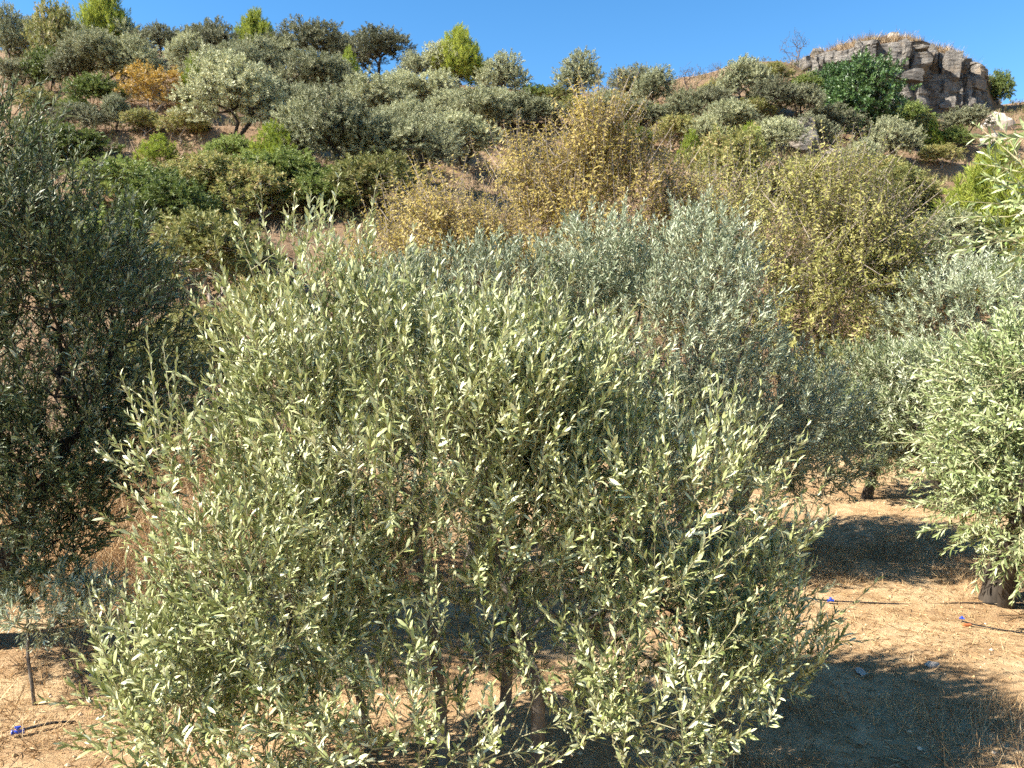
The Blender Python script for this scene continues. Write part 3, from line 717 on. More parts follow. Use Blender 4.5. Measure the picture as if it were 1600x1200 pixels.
almond(3.8, 15.2, 'olive-green almond between the tan almond and the yellow-green one',
       [((3.9, 15.2, 3.5), (1.3, 1.0, 1.1)), ((4.2, 15.2, 4.5), (0.9, 0.8, 0.6)), ((3.6, 15.0, 2.4), (1.3, 1.0, 0.9))], 800, 'almond_green', 24, 2.4)
almond(7.6, 14.6, 'russet-leaved small almond left of the silvery olive and right-edge pine',
       [((7.6, 14.6, 2.4), (0.9, 0.8, 0.7)), ((7.2, 14.6, 2.9), (0.6, 0.7, 0.5))], 260, 'almond_orange', 25, 1.9)

# young olive and a bare twig at the left below
s1 = [gz(-2.83, 4.5), (-2.84, 4.5, 0.15), (-2.87, 4.52, 0.32), (-2.88, 4.55, 0.45)]
forest_tree('olive_sapling', gz(-2.83, 4.5, 0), 'young olive sapling on one thin stem at the left edge below', 'olive sapling',
            [((-2.85, 4.65, 0.58), (0.34, 0.3, 0.16)), ((-2.6, 4.7, 0.55), (0.2, 0.2, 0.14))], 200, [s1], [[0.011, 0.010, 0.009, 0.007]], 16, 0.05, 0.012, 'olive_grey', 31,
            step=0.1, shoot=(0.08, 0.16), upward=0.5, twig_r=0.0015)
tw = tag(new_obj('dead_twig', None, loc=gz(-2.55, 4.55, 0)), 'bare forked twig stuck in the soil beside the sapling', 'twig')
Tz = np.array([(-0.14, 0.02, 0.30), (-0.10, 0.02, 0.26), (-0.17, 0.0, 0.24), (0.1, 0.03, 0.26), (0.08, 0.0, 0.2)])
A, par, rad, sid, tn = skeleton(Tz, [[(0, 0, -0.05), (-0.01, 0, 0.03), (0.0, 0, 0.07)]], np.random.default_rng(3), step=0.06, tip=0.0022)
e = np.arange(1, len(A)); V, F = tubes(A[par[e]], A[e], np.maximum(rad[par[e]], 0.004), np.maximum(rad[e], 0.003), 6)
new_obj('stem', mesh_np('stem', V, F, M['bark_dark'], True), tw)

# ------------------------------------------------------------------ trees and shrubs of the hillside: a few of each kind, then copies
def dome_lobes(rng, W, H, n, z0, jag=0.3):
    out = []
    for i in range(n):
        a = i * 2.399 + rng.random(); q = math.sqrt((i + 0.5) / n)
        r = W * 0.5 * (0.30 + 0.14 * rng.random())
        z = z0 + (H - z0) * (0.35 + 0.5 * (1 - q * q)) + rng.normal() * H * 0.05
        out.append(((math.cos(a) * q * (W / 2 - r * 0.8), math.sin(a) * q * (W / 2 - r * 0.8), z), (r, r, r * (0.75 + jag * rng.random()))))
    return out

def cone_lobes(rng, W, H, n):
    out = []
    for i in range(n):
        f = (i + 0.5) / n; a = i * 2.399
        rad = W / 2 * (1 - f) ** 0.7
        r = W * 0.2 * (1.1 - 0.6 * f)
        out.append(((math.cos(a) * (rad - r * 0.5) * 0.9, math.sin(a) * (rad - r * 0.5) * 0.9, H * (0.16 + 0.76 * f)), (r, r, r * 0.9)))
    return out

def prototype(kind, seed):
    """meshes of one tree about 4 m wide and 3.4 m tall: (wood, leaves), W, H"""
    rng = np.random.default_rng(seed)
    W, H = 4.0, 3.4
    cfg = dict(olive=(dome_lobes(rng, W, H, 11, 0.7), 760, 30, 0.14, 0.044, 'olive_hill', 0.9, 0.55, 0.35),
               darkolive=(dome_lobes(rng, W, H, 9, 0.9, 0.4), 640, 30, 0.14, 0.044, 'olive_hill_dark', 1.0, 0.55, 0.35),
               pine=(cone_lobes(rng, W, H, 16), 820, 22, 0.28, 0.034, 'pine', 0.4, 0.5, 0.9),
               ybush=(cone_lobes(rng, W, H, 11), 380, 24, 0.24, 0.04, 'lime', 0.3, 0.5, 0.8),
               bush=(dome_lobes(rng, W, H, 12, 0.2), 700, 24, 0.15, 0.065, 'bush', 0.3, 0.7, 0.3),
               carob=(dome_lobes(rng, W, H, 14, 0.2, 0.5), 750, 26, 0.15, 0.06, 'carob', 0.4, 0.8, 0.25),
               mixed=(dome_lobes(rng, W, H, 10, 0.3), 600, 16, 0.19, 0.075, 'mixed', 0.5, 0.5, 0.4),
               almond=(dome_lobes(rng, W, H, 10, 0.9, 0.5), 330, 14, 0.20, 0.07, 'almond_orange', 0.9, 0.4, 0.7),
               dead=(dome_lobes(rng, W, H, 8, 0.8, 0.5), 170, 0, 0, 0, None, 0.5, 0.4, 0.7))[kind]
    lobes, n, K, leaf, lw, mat, hs_, outw, upw = cfg
    T, O, k = in_lobes(lobes, n, rng, 0.35)
    T[:, 2] = np.maximum(T[:, 2], 0.15)
    if kind in ('pine',): stems = [[(0, 0, -0.5), (0, 0, 0.6), (0.03, 0, 1.5), (0, 0.02, 2.4)]]
    elif kind == 'dead': stems = [[(0.2 * i, 0.1 * i, -0.4), (0.35 * i, 0.1 * i, 0.35), (0.6 * i, 0.15 * i, 0.8)] for i in (-1, 0.2, 1)]
    else:
        l1 = rng.normal(size=2) * 0.25
        stems = [[(0, 0, -0.5), (0.02, 0, 0.25 * hs_), (l1[0] * 0.4, l1[1] * 0.4, 0.6 * hs_), (l1[0], l1[1], 1.1 * hs_)],
                 [(0.08, 0.02, -0.5), (0.12, 0.02, 0.3 * hs_), (0.4 + l1[1] * 0.4, -0.1, 0.7 * hs_), (0.75 + l1[1], -0.15, 1.2 * hs_)]]
    A, par, rad, sid, tn = skeleton(T, stems, rng, step=0.45, bias=0.35, tip=0.009, expo=2.4, wobble=0.09)
    e = np.where(par >= 0)[0]
    fat = 1.0 if kind != 'dead' else 1.3
    V, F = tubes(A[par[e]], A[e], np.minimum(rad[par[e]], 0.15) * fat, np.minimum(rad[e], 0.14) * fat, 4)
    wm = {'almond': 'bark_pale', 'dead': 'dead', 'mixed': 'bark_pale'}.get(kind, 'bark_dark')
    wood = mesh_np('trunk', V, F, M[wm], True)
    if not K: 
        return wood, None, W, H
    D = unit(O * outw + np.array([0, 0, upw]) + rng.normal(size=(n, 3)) * 0.3)
    L = 0.25 + 0.3 * rng.random(n)
    ang = (15, 60) if kind in ('pine', 'ybush') else (30, 75)
    lv = shoots(T, D, L, K, leaf, lw, rng, angle=ang, jit=0.5)
    W = 1.03 * float(np.percentile(np.hypot(lv[0][:, 0], lv[0][:, 1]), 93)) * 2; H = float(np.percentile(lv[0][:, 2], 98)) + 0.1
    return wood, leaf_mesh('crown', lv, LEAF4, M[mat]), W, H

VARIANTS = dict(olive=3, darkolive=2, pine=2, ybush=2, bush=2, carob=1, mixed=2, almond=1, dead=2)
NAMES = dict(olive=('olive_tree', 'olive tree', 'olives on the hillside'), darkolive=('olive_tree', 'olive tree', 'olives on the hillside'),
             pine=('pine_tree', 'pine tree', 'pines on the hillside'), ybush=('lime_shrub', 'shrub', 'shrubs on the hillside'), bush=('green_shrub', 'shrub', 'shrubs on the hillside'),
             carob=('carob_tree', 'carob tree', 'carobs under the crag'), mixed=('yellowing_shrub', 'shrub', 'shrubs on the hillside'), almond=('almond_tree', 'almond tree', None),
             dead=('dead_shrub', 'dead shrub', 'dead shrubs on the skyline'))
PROTO = {k: [prototype(k, 900 + 31 * i + len(k) * 7) for i in range(v)] for k, v in VARIANTS.items()}
HILL = [
    ('olive', -36.43, 58.93, 2.87, 3.93, 'grey olive at the far left end of the ridge'),
    ('pine', -44.70, 76.49, 1.37, 2.74, 'slim pine top rising behind the ridge at far left'),
    ('mixed', -29.76, 52.60, 2.82, 4.79, 'brown-green tree with dark trunk on ridge, left of the tallest pine'),
    ('pine', -32.52, 64.89, 4.01, 5.28, 'tallest bright green pine on the left ridge'),
    ('olive', -24.89, 48.37, 3.93, 2.75, 'wide grey olive below the tallest ridge pine'),
    ('olive', -22.52, 48.34, 3.62, 2.67, 'pale grey olive right below the tallest ridge pine'),
    ('darkolive', -25.92, 60.20, 3.72, 2.54, 'dark olive on the skyline just right of the tallest pine'),
    ('olive', -22.92, 57.05, 2.60, 2.60, 'small grey olive behind the orange almond on the slope'),
    ('darkolive', -21.48, 58.83, 3.92, 3.06, 'dark rounded olive on the skyline left of the second pine'),
    ('pine', -22.70, 71.85, 4.09, 4.21, 'second bright pine on the ridge, above the big grey olive'),
    ('bush', -28.00, 48.56, 2.21, 2.37, 'yellow-green bush under the brown-green tree at left'),
    ('bush', -21.81, 42.42, 2.55, 1.79, 'leafy green bush left of the orange almond on the slope'),
    ('darkolive', -29.79, 48.36, 2.36, 1.57, 'low dark shrub under the leftmost ridge olive'),
    ('almond', -18.99, 42.70, 3.40, 2.57, 'orange-yellow almond tree with pale trunk on the upper left slope'),
    ('ybush', -16.98, 43.20, 1.55, 3.02, 'lime-yellow shrub squeezed between orange almond and big olive'),
    ('olive', -19.14, 38.96, 1.27, 1.39, 'lone small round olive standing on the terrace edge'),
    ('olive', -12.34, 35.64, 4.06, 3.24, 'big silvery olive in the middle of the left slope'),
    ('bush', -10.75, 30.76, 2.00, 1.20, 'dark green bush at the foot of the big silvery olive'),
    ('bush', -18.15, 32.38, 3.69, 1.74, 'broad green shrub above the left orchard tree'),
    ('ybush', -14.00, 31.89, 1.82, 1.14, 'yellowish thin shrub on the dry bank of left slope'),
    ('olive', -17.16, 55.90, 3.00, 2.54, 'grey olive just below the second ridge pine'),
    ('darkolive', -15.74, 62.61, 5.50, 3.56, 'broad dark olive on the skyline right of the second pine'),
    ('ybush', -10.99, 54.40, 1.95, 2.74, 'narrow lime-green pine sapling between two slope olives'),
    ('ybush', -9.75, 51.69, 1.43, 1.34, 'small lime shrub below the narrow pine sapling'),
    ('olive', -12.59, 49.93, 3.73, 2.68, 'pale olive with visible limbs left of the lime sapling'),
    ('olive', -10.90, 50.35, 2.29, 2.46, 'small grey olive touching the lime sapling'),
    ('darkolive', -11.69, 71.02, 6.12, 3.58, 'spreading dark olive with forked trunk alone on the skyline'),
    ('olive', -7.83, 63.79, 2.28, 2.28, 'small olive right of the fork-trunked skyline olive'),
    ('pine', -4.28, 64.29, 4.18, 4.18, 'yellow-green pine on the middle ridge, third from the left'),
    ('darkolive', -2.90, 67.94, 1.99, 1.99, 'dark small tree at the right shoulder of the third pine'),
    ('olive', -5.68, 64.08, 3.86, 2.92, 'grey olive in front of the third ridge pine'),
    ('olive', -0.65, 58.85, 3.64, 2.97, 'round olive on the skyline right of the third pine'),
    ('ybush', -14.20, 49.73, 2.26, 1.21, 'low flat lime shrub above the twin grey olives'),
    ('olive', -11.34, 38.34, 2.24, 2.18, 'left one of the twin grey olives on mid slope'),
    ('olive', -9.97, 38.94, 2.53, 1.90, 'right one of the twin grey olives on mid slope'),
    ('olive', -7.62, 45.18, 4.41, 2.57, "wide grey olive below the skyline's lone dark olive"),
    ('olive', -5.13, 52.11, 3.64, 2.37, 'flat-topped olive with crooked trunk on bare reddish slope'),
    ('olive', -1.82, 41.58, 3.31, 2.10, "grey olive on slope behind the tan almond's left shoots"),
    ('olive', -6.64, 30.24, 3.05, 2.56, 'tall dusky olive above the green bush at slope foot'),
    ('olive', -5.21, 30.74, 2.10, 2.10, 'slim grey olive right beside the tall dusky olive'),
    ('olive', -3.55, 30.61, 3.33, 2.09, 'silvery olive at slope foot half behind the tan almond'),
    ('ybush', -8.74, 29.43, 1.82, 1.58, 'yellow-green shrub between big silvery olive and dusky olive'),
    ('bush', -7.70, 27.64, 2.25, 1.35, 'low green bush below the dusky olive'),
    ('bush', -5.70, 27.92, 2.36, 1.27, "vivid green bush left of the tan almond's base"),
    ('olive', 4.84, 58.13, 3.31, 3.02, 'round olive on the saddle skyline above the tan almond'),
    ('darkolive', 7.61, 51.84, 2.95, 2.36, "dark tree on saddle skyline behind the almond's topmost shoot"),
    ('olive', 8.84, 50.21, 2.53, 2.20, "dusky olive on skyline right of the almond's topmost shoot"),
    ('dead', 12.84, 57.92, 2.83, 1.60, 'bare dead bush sticking out on the skyline saddle'),
    ('dead', 15.26, 61.04, 1.79, 1.59, 'smaller bare dead bush next to the skyline dead bush'),
    ('olive', 13.98, 48.26, 2.98, 2.59, 'round green olive on the dry grass shoulder left of the crag'),
    ('olive', 9.85, 46.22, 2.71, 1.80, 'low olive on the dry slope right of the tan almond'),
    ('bush', 8.30, 47.08, 1.30, 1.00, 'small green bush under the dusky skyline olive'),
    ('darkolive', 14.95, 46.46, 2.49, 2.12, 'dark shrub below the dry grass shoulder, left of crag'),
    ('darkolive', 16.65, 46.76, 2.51, 1.90, 'dark olive shrub beside the carob under the crag'),
    ('ybush', 8.13, 36.38, 1.24, 1.48, 'bright lime shrub left of the yellow-green almond tops'),
    ('ybush', 10.62, 36.00, 1.46, 1.35, 'pale lime shrub above the yellow-green almonds'),
    ('carob', 22.86, 52.39, 5.03, 5.11, 'large dark green carob tree at the foot of the crag'),
    ('carob', 23.50, 59.22, 3.47, 3.18, "smaller dark green carob leaning against the crag's left end"),
    ('darkolive', 19.02, 47.78, 3.11, 2.02, 'grey-brown shrub left below the large carob'),
    ('dead', 25.15, 72.45, 3.06, 2.59, "bare twiggy shrub on the crag's left corner"),
    ('olive', 21.80, 46.46, 3.02, 2.34, 'round pale olive right below the large carob'),
    ('ybush', 27.03, 52.04, 1.61, 1.78, 'yellow-green shrub under the shaded crag wall'),
    ('bush', 28.58, 52.15, 2.20, 1.44, 'green low shrub right of the yellow one under the crag'),
    ('bush', 44.81, 74.72, 2.79, 3.04, "dark bush at the crag's right end against the sky"),
    ('mixed', 26.85, 52.68, 1.80, 1.97, 'dull green shrub between pale olive and yellow shrub'),
    ('pine', 16.11, 26.82, 3.49, 3.49, 'big lime-green pine at right edge behind the near olive'),
    ('bush', 17.12, 32.79, 1.49, 1.23, 'dark green bush left of the lime-green right-edge pine'),
    ('olive', 14.51, 26.26, 2.65, 2.14, 'silvery olive in front of the lime-green right-edge pine'),
    ('ybush', 19.36, 39.02, 1.27, 0.76, 'small lime tuft on the tan slope under the pale olive'),
    ('mixed', 8.01, 29.83, 2.91, 2.67, 'dark green-brown tree between the tan and yellow-green almonds'),
    ('bush', -9.13, 21.42, 2.61, 1.92, 'green leafy shrub on the bank right of left orchard tree'),
    ('mixed', -8.33, 25.92, 2.74, 1.90, "yellow-green shrub on the bank above near tree's tall shoots"),
    ('mixed', -7.05, 21.07, 1.20, 1.03, 'small tawny shrub on the bank near the tall olive shoots'),
    ('mixed', -5.23, 11.62, 1.61, 1.23, 'sunlit yellow-green bush behind the left orchard olive'),
    ('mixed', -4.85, 15.69, 1.53, 1.40, "ochre twiggy bush behind the near olive's left side"),
    ('olive', -33.37, 60.50, 3.74, 3.05, 'grey olive between the brown-green tree and the tallest pine'),
    ('olive', -37.86, 64.34, 3.45, 3.03, 'hazy olive behind the brown-green tree on left skyline'),
    ('darkolive', -26.06, 48.25, 2.59, 2.04, 'dusky olive low between yellow-green bush and wide olive'),
    ('olive', -31.04, 64.66, 3.47, 2.73, "pale olive half hidden behind the tallest ridge pine's right foot"),
    ('darkolive', -24.51, 62.07, 3.33, 2.32, 'dark small olive in the skyline gap right of the orange almond'),
    ('olive', -17.81, 47.78, 3.26, 2.56, 'grey olive right above the lime-yellow shrub'),
    ('olive', -17.68, 52.17, 3.56, 2.46, "grey olive under the second ridge pine's left side"),
    ('olive', -17.06, 60.76, 3.06, 2.47, 'dim olive on skyline between second pine and broad dark olive'),
    ('darkolive', -15.17, 71.89, 3.74, 2.81, 'dark olive on the skyline just behind the lime sapling'),
    ('olive', -8.64, 45.33, 2.58, 1.84, 'small olive under the lime sapling and shrub'),
    ('olive', -7.31, 51.75, 3.20, 2.10, 'low olive below the fork-trunked skyline olive'),
    ('bush', -5.79, 46.15, 1.88, 1.13, 'tiny green bush left of the flat-topped olive'),
    ('olive', -3.62, 45.49, 3.11, 2.00, "low grey olive right of the flat-topped olive's trunk"),
    ('olive', -5.28, 40.41, 3.15, 2.04, 'grey olive below the flat-topped olive, left side'),
    ('olive', -1.04, 46.63, 3.03, 1.97, "pale olive on slope left of the tan almond's upper crown"),
    ('bush', 1.76, 58.52, 3.05, 1.62, 'dusty low bush on the saddle skyline left of round olive'),
    ('mixed', 3.16, 58.51, 2.85, 1.62, 'brownish bush in the saddle just left of round olive'),
    ('olive', -2.35, 36.87, 3.48, 2.04, 'silvery olive just above the lower tan almond'),
    ('olive', -7.95, 30.37, 2.47, 1.83, 'grey olive left of the tall dusky olive'),
    ('bush', -8.67, 27.22, 2.30, 1.42, 'deep green bush below the yellow-green mid-slope shrub'),
    ('mixed', -4.29, 26.76, 3.05, 1.96, 'yellow and green bush left of the tall tan almond'),
    ('bush', -6.31, 26.66, 2.38, 1.43, "green bush right behind the near olive's tallest shoots"),
    ('mixed', -9.82, 26.06, 2.97, 1.70, 'yellow-green thicket on the bank below the big silvery olive'),
    ('bush', -11.95, 24.43, 3.18, 1.67, "large green shrub right above the left orchard olive's shoots"),
    ('olive', 5.53, 47.04, 2.83, 1.84, "grey olive on slope behind the tan almond's topmost shoot"),
    ('darkolive', 11.47, 46.56, 2.65, 1.67, 'dark low shrub under the dry grass shoulder'),
    ('olive', 11.17, 41.88, 2.86, 1.70, 'grey-green shrub above the olive-green almond'),
    ('bush', 20.29, 55.93, 2.36, 1.36, 'green bush on dry grass left of the smaller carob'),
    ('darkolive', 15.66, 42.56, 2.56, 1.52, 'brown-grey shrub above the upright grey boulder'),
    ('olive', 12.46, 37.95, 2.59, 1.48, "dull olive shrub above the yellow-green almond's peak"),
    ('bush', 28.38, 57.55, 2.90, 2.15, 'green shrub at crag foot right of the large carob'),
    ('darkolive', 29.62, 53.01, 3.10, 1.90, "dark shrub in the shade under the crag's right wall"),
    ('olive', 17.45, 40.30, 2.42, 1.51, 'low grey shrub left of the round pale olive'),
    ('mixed', 10.90, 30.23, 3.69, 1.72, "olive-brown tree behind the yellow-green almond's crown"),
    ('mixed', 15.54, 32.83, 3.47, 2.14, 'brown-green bush above the russet small almond'),
    ('mixed', -7.37, 19.39, 2.68, 2.05, "straw-yellow bush between left olive and near olive's shoots"),
    ('bush', -11.11, 20.52, 3.00, 2.00, 'green bush glimpsed behind the left orchard olive'),
    ('mixed', -6.13, 15.35, 1.87, 1.37, "reddish-yellow twiggy bush by the near olive's left side"),
    ('olive', 11.46, 23.61, 2.30, 1.54, 'grey-green olive behind the russet small almond'),
    ('bush', 13.76, 21.74, 2.65, 1.77, 'green shrub at right edge below the lime-green pine'),
    ('mixed', -25.03, 42.62, 2.08, 1.18, 'dry yellowish shrub on the brown band below the yellow-green bush'),
    ('bush', -22.56, 41.78, 1.56, 1.02, "small green shrub left of the leafy green bush's foot"),
    ('mixed', -17.58, 38.43, 2.00, 1.12, 'brownish low shrub right of the lone small olive'),
    ('mixed', -15.49, 37.79, 2.15, 1.35, 'tawny shrub on the terrace edge under the orange almond'),
    ('darkolive', -20.54, 38.52, 2.51, 1.38, 'dusky low thicket above the broad green shrub'),
    ('mixed', -22.77, 38.37, 2.18, 1.44, "dull thicket at far left above the left orchard olive's top"),
    ('olive', -15.28, 49.42, 2.65, 1.93, 'grey olive between big silvery olive and pale limbed olive'),
    ('bush', -8.79, 39.44, 1.60, 1.09, 'small dark green bush right of the twin grey olives'),
    ('mixed', -5.38, 35.46, 2.42, 1.44, 'straw-brown shrub between dusky olive and silvery slope-foot olive'),
    ('olive', 0.19, 47.05, 2.68, 1.76, "grey shrub behind the tan almond's upper left edge"),
    ('olive', 1.86, 46.81, 2.74, 1.75, "grey shrub behind the tan almond's peak, left of it"),
    ('mixed', 3.77, 47.47, 2.70, 1.54, 'tawny scrub below the round saddle olive'),
    ('darkolive', 7.38, 46.40, 2.72, 1.66, "dark scrub on slope right behind the tan almond's peak"),
    ('mixed', 8.31, 41.76, 2.38, 1.36, 'brown scrub on slope between low olive and bright lime shrub'),
    ('bush', 6.17, 41.82, 2.18, 1.43, "green scrub behind the tan almond's right shoulder"),
    ('olive', 9.83, 41.13, 2.14, 1.40, 'grey scrub right of the bright lime shrub'),
    ('mixed', 13.87, 46.56, 2.35, 1.36, 'dry brown shrub below the round green shoulder olive'),
    ('mixed', 13.29, 52.41, 2.30, 1.28, 'straw-coloured shrub on the dry grass shoulder near the skyline'),
    ('mixed', 18.08, 56.40, 2.57, 1.47, 'straw-coloured shrub on the shoulder just left of the crag'),
    ('bush', 30.19, 71.23, 2.32, 1.51, "green bush rooted at the crag's wall above the large carob"),
    ('mixed', 25.22, 47.18, 2.30, 1.15, 'rusty low shrub on the path ledge under the crag'),
    ('mixed', 16.84, 33.88, 2.48, 1.21, 'rust-brown shrub on the tan slope above the dark green bush'),
    ('mixed', 17.93, 39.34, 2.56, 1.41, 'dry shrub on the tan slope below the low grey shrub'),
    ('olive', -6.65, 34.75, 1.98, 1.58, 'small dusky olive squeezed between dusky olive and slim grey olive'),
]

hr = random.Random(12)
count = {}
for kind, x, y, w, h, label in HILL:
    i = count.get(kind, 0); count[kind] = i + 1
    wood, leaves, W, H = PROTO[kind][i % len(PROTO[kind])]
    nm, cat, grp = NAMES[kind]
    root = tag(new_obj(nm, None, loc=(x, y, float(terrain(x, y)))), label, cat, grp)
    root.rotation_euler = (0, 0, hr.uniform(0, 6.28))
    tall = 1.22 if kind in ('olive', 'darkolive') else 1.08
    root.scale = (w / W * 1.05, w / W * 1.05, h / H * tall)
    new_obj('trunk', wood, root)
    if leaves: tag(new_obj('crown', leaves, root), kind='stuff')

# ------------------------------------------------------------------ dry grass, scrub, litter
def grass_mesh(name, P, h, nb, w, rng, mat, spread=0.10, lean=0.45):
    n = len(P)
    B = np.repeat(P, nb, 0); hh = np.repeat(h, nb) * (0.5 + 0.7 * rng.random(n * nb))
    a = rng.random(n * nb) * 6.28
    off = rng.normal(size=(n * nb, 2)) * spread * np.repeat(h, nb)[:, None]
    B = B + np.concatenate([off, np.full((n * nb, 1), -0.02)], 1)
    sx, sy = np.cos(a), np.sin(a)
    side = np.stack([sx, sy, sx * 0], 1) * (w * hh)[:, None]
    d = rng.normal(size=(n * nb, 2)) * lean
    tip = B + np.stack([d[:, 0] * hh, d[:, 1] * hh, hh], 1)
    V = np.stack([B - side, B + side, tip], 1).reshape(-1, 3)
    return mesh_np(name, V, np.arange(len(V)).reshape(-1, 3), mat)

rng = np.random.default_rng(77)
M['grass'] = blade_material('dry grass', [(0.0, (0.12, 0.075, 0.04)), (0.35, (0.24, 0.16, 0.09)), (0.7, (0.38, 0.27, 0.155)), (1.0, (0.52, 0.40, 0.25))])
M['litter'] = blade_material('straw', [(0.0, (0.17, 0.10, 0.05)), (0.4, (0.37, 0.23, 0.11)), (0.8, (0.55, 0.38, 0.19)), (1.0, (0.62, 0.47, 0.28))])
M['scrub'] = leaf_material('dry scrub leaf', [(0.0, (0.08, 0.05, 0.025)), (0.35, (0.15, 0.11, 0.05)), (0.6, (0.17, 0.16, 0.06)), (0.8, (0.13, 0.15, 0.05)), (1.0, (0.27, 0.20, 0.10))], rough=0.7, spec=0.2, clump=0.35)
N = 72000
yy = 9.5 + 74 * rng.random(N) ** 0.8; uu = -0.78 + 1.56 * rng.random(N)
P = np.stack([uu * yy, yy], 1)
keep = (fbm(P[:, 0] / 6, P[:, 1] / 6, 88, 3) + 0.12 > rng.random(N) * 0.45 - 0.1)
P = P[keep]
w_ = P[:, 1] - np.interp(P[:, 0], CLIFF_X, CLIFF_Y)
P = P[~((P[:, 0] > 24.5) & (P[:, 0] < 51) & (w_ < 0.5) & (w_ > -2.2))]
z = terrain(P[:, 0], P[:, 1]); P = np.column_stack([P, z])
P = P[z > 0.35]
hgt = (0.16 + 0.34 * rng.random(len(P)) ** 1.5) * (0.7 + 0.6 * vnoise(P[:, 0] / 4, P[:, 1] / 4, 99))
tag(new_obj('dry_grass', grass_mesh('dry_grass', P, hgt, 5, 0.045, rng, M['grass'])), 'dry straw-coloured grass covering the hillside', 'grass', kind='stuff')
# taller dry grass on top of the crag
xq = 24.5 + 24 * rng.random(2600); yq = np.interp(xq, CLIFF_X, CLIFF_Y) + 0.4 + 3.5 * rng.random(2600) ** 1.5
Pq = np.column_stack([xq, yq, terrain(xq, yq)])
tag(new_obj('crag_grass', grass_mesh('crag_grass', Pq, 0.3 + 0.6 * rng.random(len(Pq)) ** 2, 6, 0.04, rng, M['grass'])), 'tufted dry grass crowning the top of the crag', 'grass', kind='stuff')
# low scrub
N = 4600
yy = 10.5 + 66 * rng.random(N) ** 0.85; uu = -0.75 + 1.5 * rng.random(N)
P = np.stack([uu * yy, yy], 1); P = P[fbm(P[:, 0] / 7, P[:, 1] / 5, 188, 3) > -0.06]
z = terrain(P[:, 0], P[:, 1]); P = np.column_stack([P, z]); P = P[z > 0.3]
n = len(P); q = 6
T = np.repeat(P, q, 0); sz = np.repeat(0.25 + 0.55 * rng.random(n) ** 1.6, q)
o = unit(rng.normal(size=(n * q, 3))); o[:, 2] = np.abs(o[:, 2])
T = T + o * (sz * np.array([[1.0], [1.0], [0.7]]) * (0.4 + 0.6 * rng.random(n * q))).T
D = unit(o + np.array([0, 0, 0.6]) + rng.normal(size=o.shape) * 0.3)
lv = shoots(T, D, sz * 0.5, 8, 0.14, 0.045, rng, angle=(25, 70), jit=0.5)
tag(new_obj('scrub_vegetation', leaf_mesh('scrub_vegetation', lv, LEAF4, M['scrub'])), 'low brown and olive scrub scattered over the slope', 'scrub', kind='stuff')
# dry weeds on the left bank and stubble in front
def patch(n, x0, x1, y0, y1, hmin, hmax, name, label, nb=7, w=0.02, lean=0.6, seed=1):
    r = np.random.default_rng(seed)
    x = x0 + (x1 - x0) * r.random(n); y = y0 + (y1 - y0) * r.random(n)
    ok = fbm(x / 0.7, y / 0.7, seed, 3) > -0.08
    x, y = x[ok], y[ok]
    P = np.column_stack([x, y, terrain(x, y)])
    tag(new_obj(name, grass_mesh(name, P, hmin + (hmax - hmin) * r.random(len(P)) ** 2, nb, w, r, M['litter'], 0.25, lean)), label, 'dry grass', kind='stuff')
patch(5200, -5.5, -1.0, 6.3, 10.5, 0.12, 0.5, 'dry_weeds', 'tangled brown dry weeds on the bank below the dark left olive', 9, 0.016, 0.7, 3)
patch(1500, 1.0, 3.4, 3.8, 4.6, 0.04, 0.2, 'dry_stubble', 'bleached grass stubble at the lower right', 5, 0.018, 0.5, 4)
patch(6500, -3.2, 4.8, 3.7, 9.5, 0.03, 0.10, 'short_dry_grass', 'sparse short dry grass on the orchard soil', 6, 0.03, 0.9, 5)
patch(5500, 0.8, 5.2, 6.6, 8.4, 0.03, 0.14, 'orchard_dry_grass', 'matted dry grass in the shade under the silvery olives', 7, 0.025, 1.0, 6)
patch(900, -3.4, -1.7, 4.0, 6.3, 0.05, 0.2, 'sapling_weeds', 'dry weeds round the young sapling', 7, 0.02, 0.8, 9)
# straw and fallen leaves lying on the soil
N = 42000
x = -4.2 + 10 * rng.random(N); y = 3.3 + 7.5 * rng.random(N) ** 1.3
ok = fbm(x / 1.1, y / 0.8, 123, 3) + 0.10 > rng.random(N) * 0.35 - 0.05; x, y = x[ok], y[ok]; n = len(x)
a = rng.random(n) * 6.28; ln = 0.03 + 0.12 * rng.random(n) ** 2.5
ax = unit(np.stack([np.cos(a), np.sin(a), rng.normal(size=n) * 0.12], 1)); nr = np.tile(np.array([0, 0, 1.0]), (n, 1)) + rng.normal(size=(n, 3)) * 0.25
nr = unit(nr - ax * (nr * ax).sum(1, keepdims=True))
c = np.column_stack([x, y, terrain(x, y) + 0.006])
tag(new_obj('straw_litter', leaf_mesh('straw_litter', (c - ax * ln[:, None] / 2, ax, nr, ln, np.where(ln < 0.05, 0.009, 0.003)), LEAF4, M['litter'])), 'straw and fallen leaves strewn over the orchard soil', 'litter', kind='stuff')
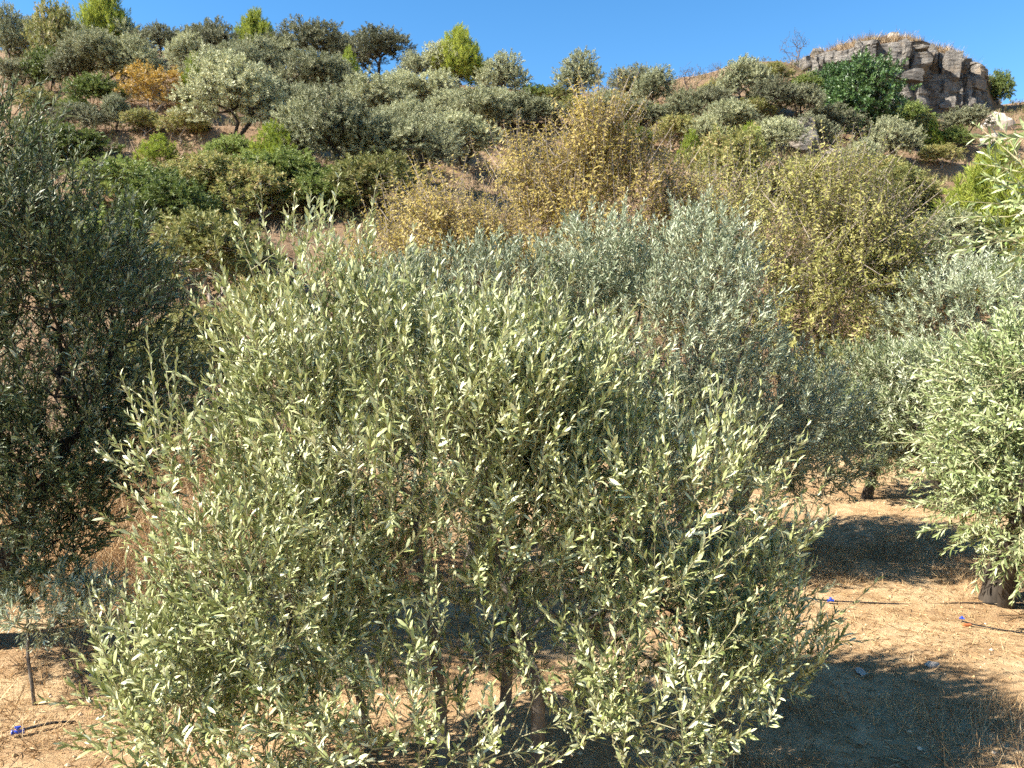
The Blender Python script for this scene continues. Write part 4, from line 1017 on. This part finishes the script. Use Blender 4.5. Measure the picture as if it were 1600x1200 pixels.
# clods and gravel
N = 2600
x = -4.0 + 9 * rng.random(N); y = 3.4 + 6.5 * rng.random(N) ** 1.2; s = 0.004 + 0.014 * rng.random(N) ** 3
ov = np.array([(1, 0, 0), (-1, 0, 0), (0, 1, 0), (0, -1, 0), (0, 0, 0.8), (0, 0, -0.8)], float)
of = np.array([(0, 2, 4), (2, 1, 4), (1, 3, 4), (3, 0, 4), (2, 0, 5), (1, 2, 5), (3, 1, 5), (0, 3, 5)])
V = np.column_stack([x, y, terrain(x, y) + s * 0.3])[:, None] + (ov[None] * (0.6 + 0.8 * rng.random((N, 6, 1)))) * s[:, None, None]
M['clod'] = blade_material('clods and grit', [(0.0, (0.26, 0.15, 0.07)), (0.5, (0.5, 0.33, 0.16)), (1.0, (0.62, 0.5, 0.35))], 0.95, 0.0)
tag(new_obj('soil_gravel', mesh_np('soil_gravel', V.reshape(-1, 3), ((np.arange(N) * 6)[:, None, None] + of[None]).reshape(-1, 3), M['clod'])), 'clods and small gravel on the orchard soil', 'gravel', kind='stuff')

# ------------------------------------------------------------------ drip irrigation
M['hose'] = plain_material('black hose', (0.012, 0.012, 0.013), 0.5)
M['blue'] = plain_material('blue plastic', (0.02, 0.06, 0.40), 0.35)
M['orange'] = plain_material('orange plastic', (0.50, 0.16, 0.06), 0.4)
def hose_piece(label, pts, r, fit, orange=None):
    root = tag(new_obj('irrigation_hose', None, loc=gz(*fit[:2], 0)), label, 'irrigation hose', 'pieces of the drip irrigation')
    B = np.array(root.location)
    P = np.array([(px_, py_, float(terrain(px_, py_)) + dz) for px_, py_, dz in pts])
    V, F = trunk_tube(P, [r] * len(P), 8, np.random.default_rng(2), 0.0)
    new_obj('tube', mesh_np('tube', V - B, F, M['hose'], True), root)
    fx, fy, fa, fs, fz = fit
    c, s_ = math.cos(fa), math.sin(fa)
    d = np.array([c, s_, 0.0])
    def cyl(a_, b_, ra):
        return trunk_tube([a_, tuple((np.array(a_) + np.array(b_)) / 2), b_], [ra, ra * 1.12, ra], 10, np.random.default_rng(1), 0.0)
    o0 = np.array([0, 0, fz])
    parts = [cyl(tuple(o0 - d * fs), tuple(o0 + d * fs), fs * 0.36), cyl(tuple(o0), tuple(o0 + np.array([0, 0, fs * 0.85])), fs * 0.3),
             cyl(tuple(o0 - d * fs * 1.05), tuple(o0 - d * fs * 0.75), fs * 0.48), cyl(tuple(o0 + d * fs * 0.75), tuple(o0 + d * fs * 1.05), fs * 0.48)]
    Vs, Qs, Ts, b = [], [], [], 0
    for V, (Q, Tt) in parts:
        Vs.append(V); Qs.append(Q + b); Ts.append(Tt + b); b += len(V)
    vo = new_obj('valve', mesh_np('valve', np.concatenate(Vs), [np.concatenate(Qs), np.concatenate(Ts)], M['blue'], True), root)
    V, F = cyl(tuple(o0 + d * fs * 0.5 + np.array([0, 0, fs * 0.85])), tuple(o0 - d * fs * 0.5 + np.array([0, 0, fs * 0.85])), fs * 0.2)
    new_obj('lever', mesh_np('lever', V, F, M['blue'], True), vo)
    if orange:
        V, F = boulder(orange[2], 5, 0.85, 3)
        k = new_obj('emitter', mesh_np('emitter', V, F, M['orange'], True), root); k.location = (orange[0], orange[1], orange[2][2] * 0.7)
hose_piece('black hose with blue valve on sand near the silvery olive skirt', [(0.2, 6.75, 0.0), (0.9, 6.6, 0.008), (1.5, 6.52, 0.0), (2.0, 6.40, 0.01), (2.4, 6.33, 0.014), (2.6, 6.26, 0.025), (2.9, 6.27, 0.01), (3.3, 6.22, -0.004), (3.7, 6.3, 0.004), (4.3, 6.22, 0.0)], 0.006, (2.6, 6.26, 0.0, 0.024, 0.03))
hose_piece('thin black tube with blue fitting and orange piece by the right edge', [(3.42, 5.82, 0.03), (3.5, 5.78, 0.02), (3.62, 5.72, 0.014), (3.8, 5.64, 0.012), (4.1, 5.5, 0.012)], 0.005, (3.42, 5.82, -0.4, 0.016, 0.05), (0.02, -0.03, (0.03, 0.015, 0.012)))
hose_piece('black hose end with blue connector at the lower left corner', [(-2.73, 4.16, 0.03), (-2.66, 4.2, 0.035), (-2.58, 4.25, 0.03), (-2.5, 4.3, 0.01), (-2.46, 4.33, -0.02)], 0.008, (-2.72, 4.165, 0.4, 0.03, 0.03))
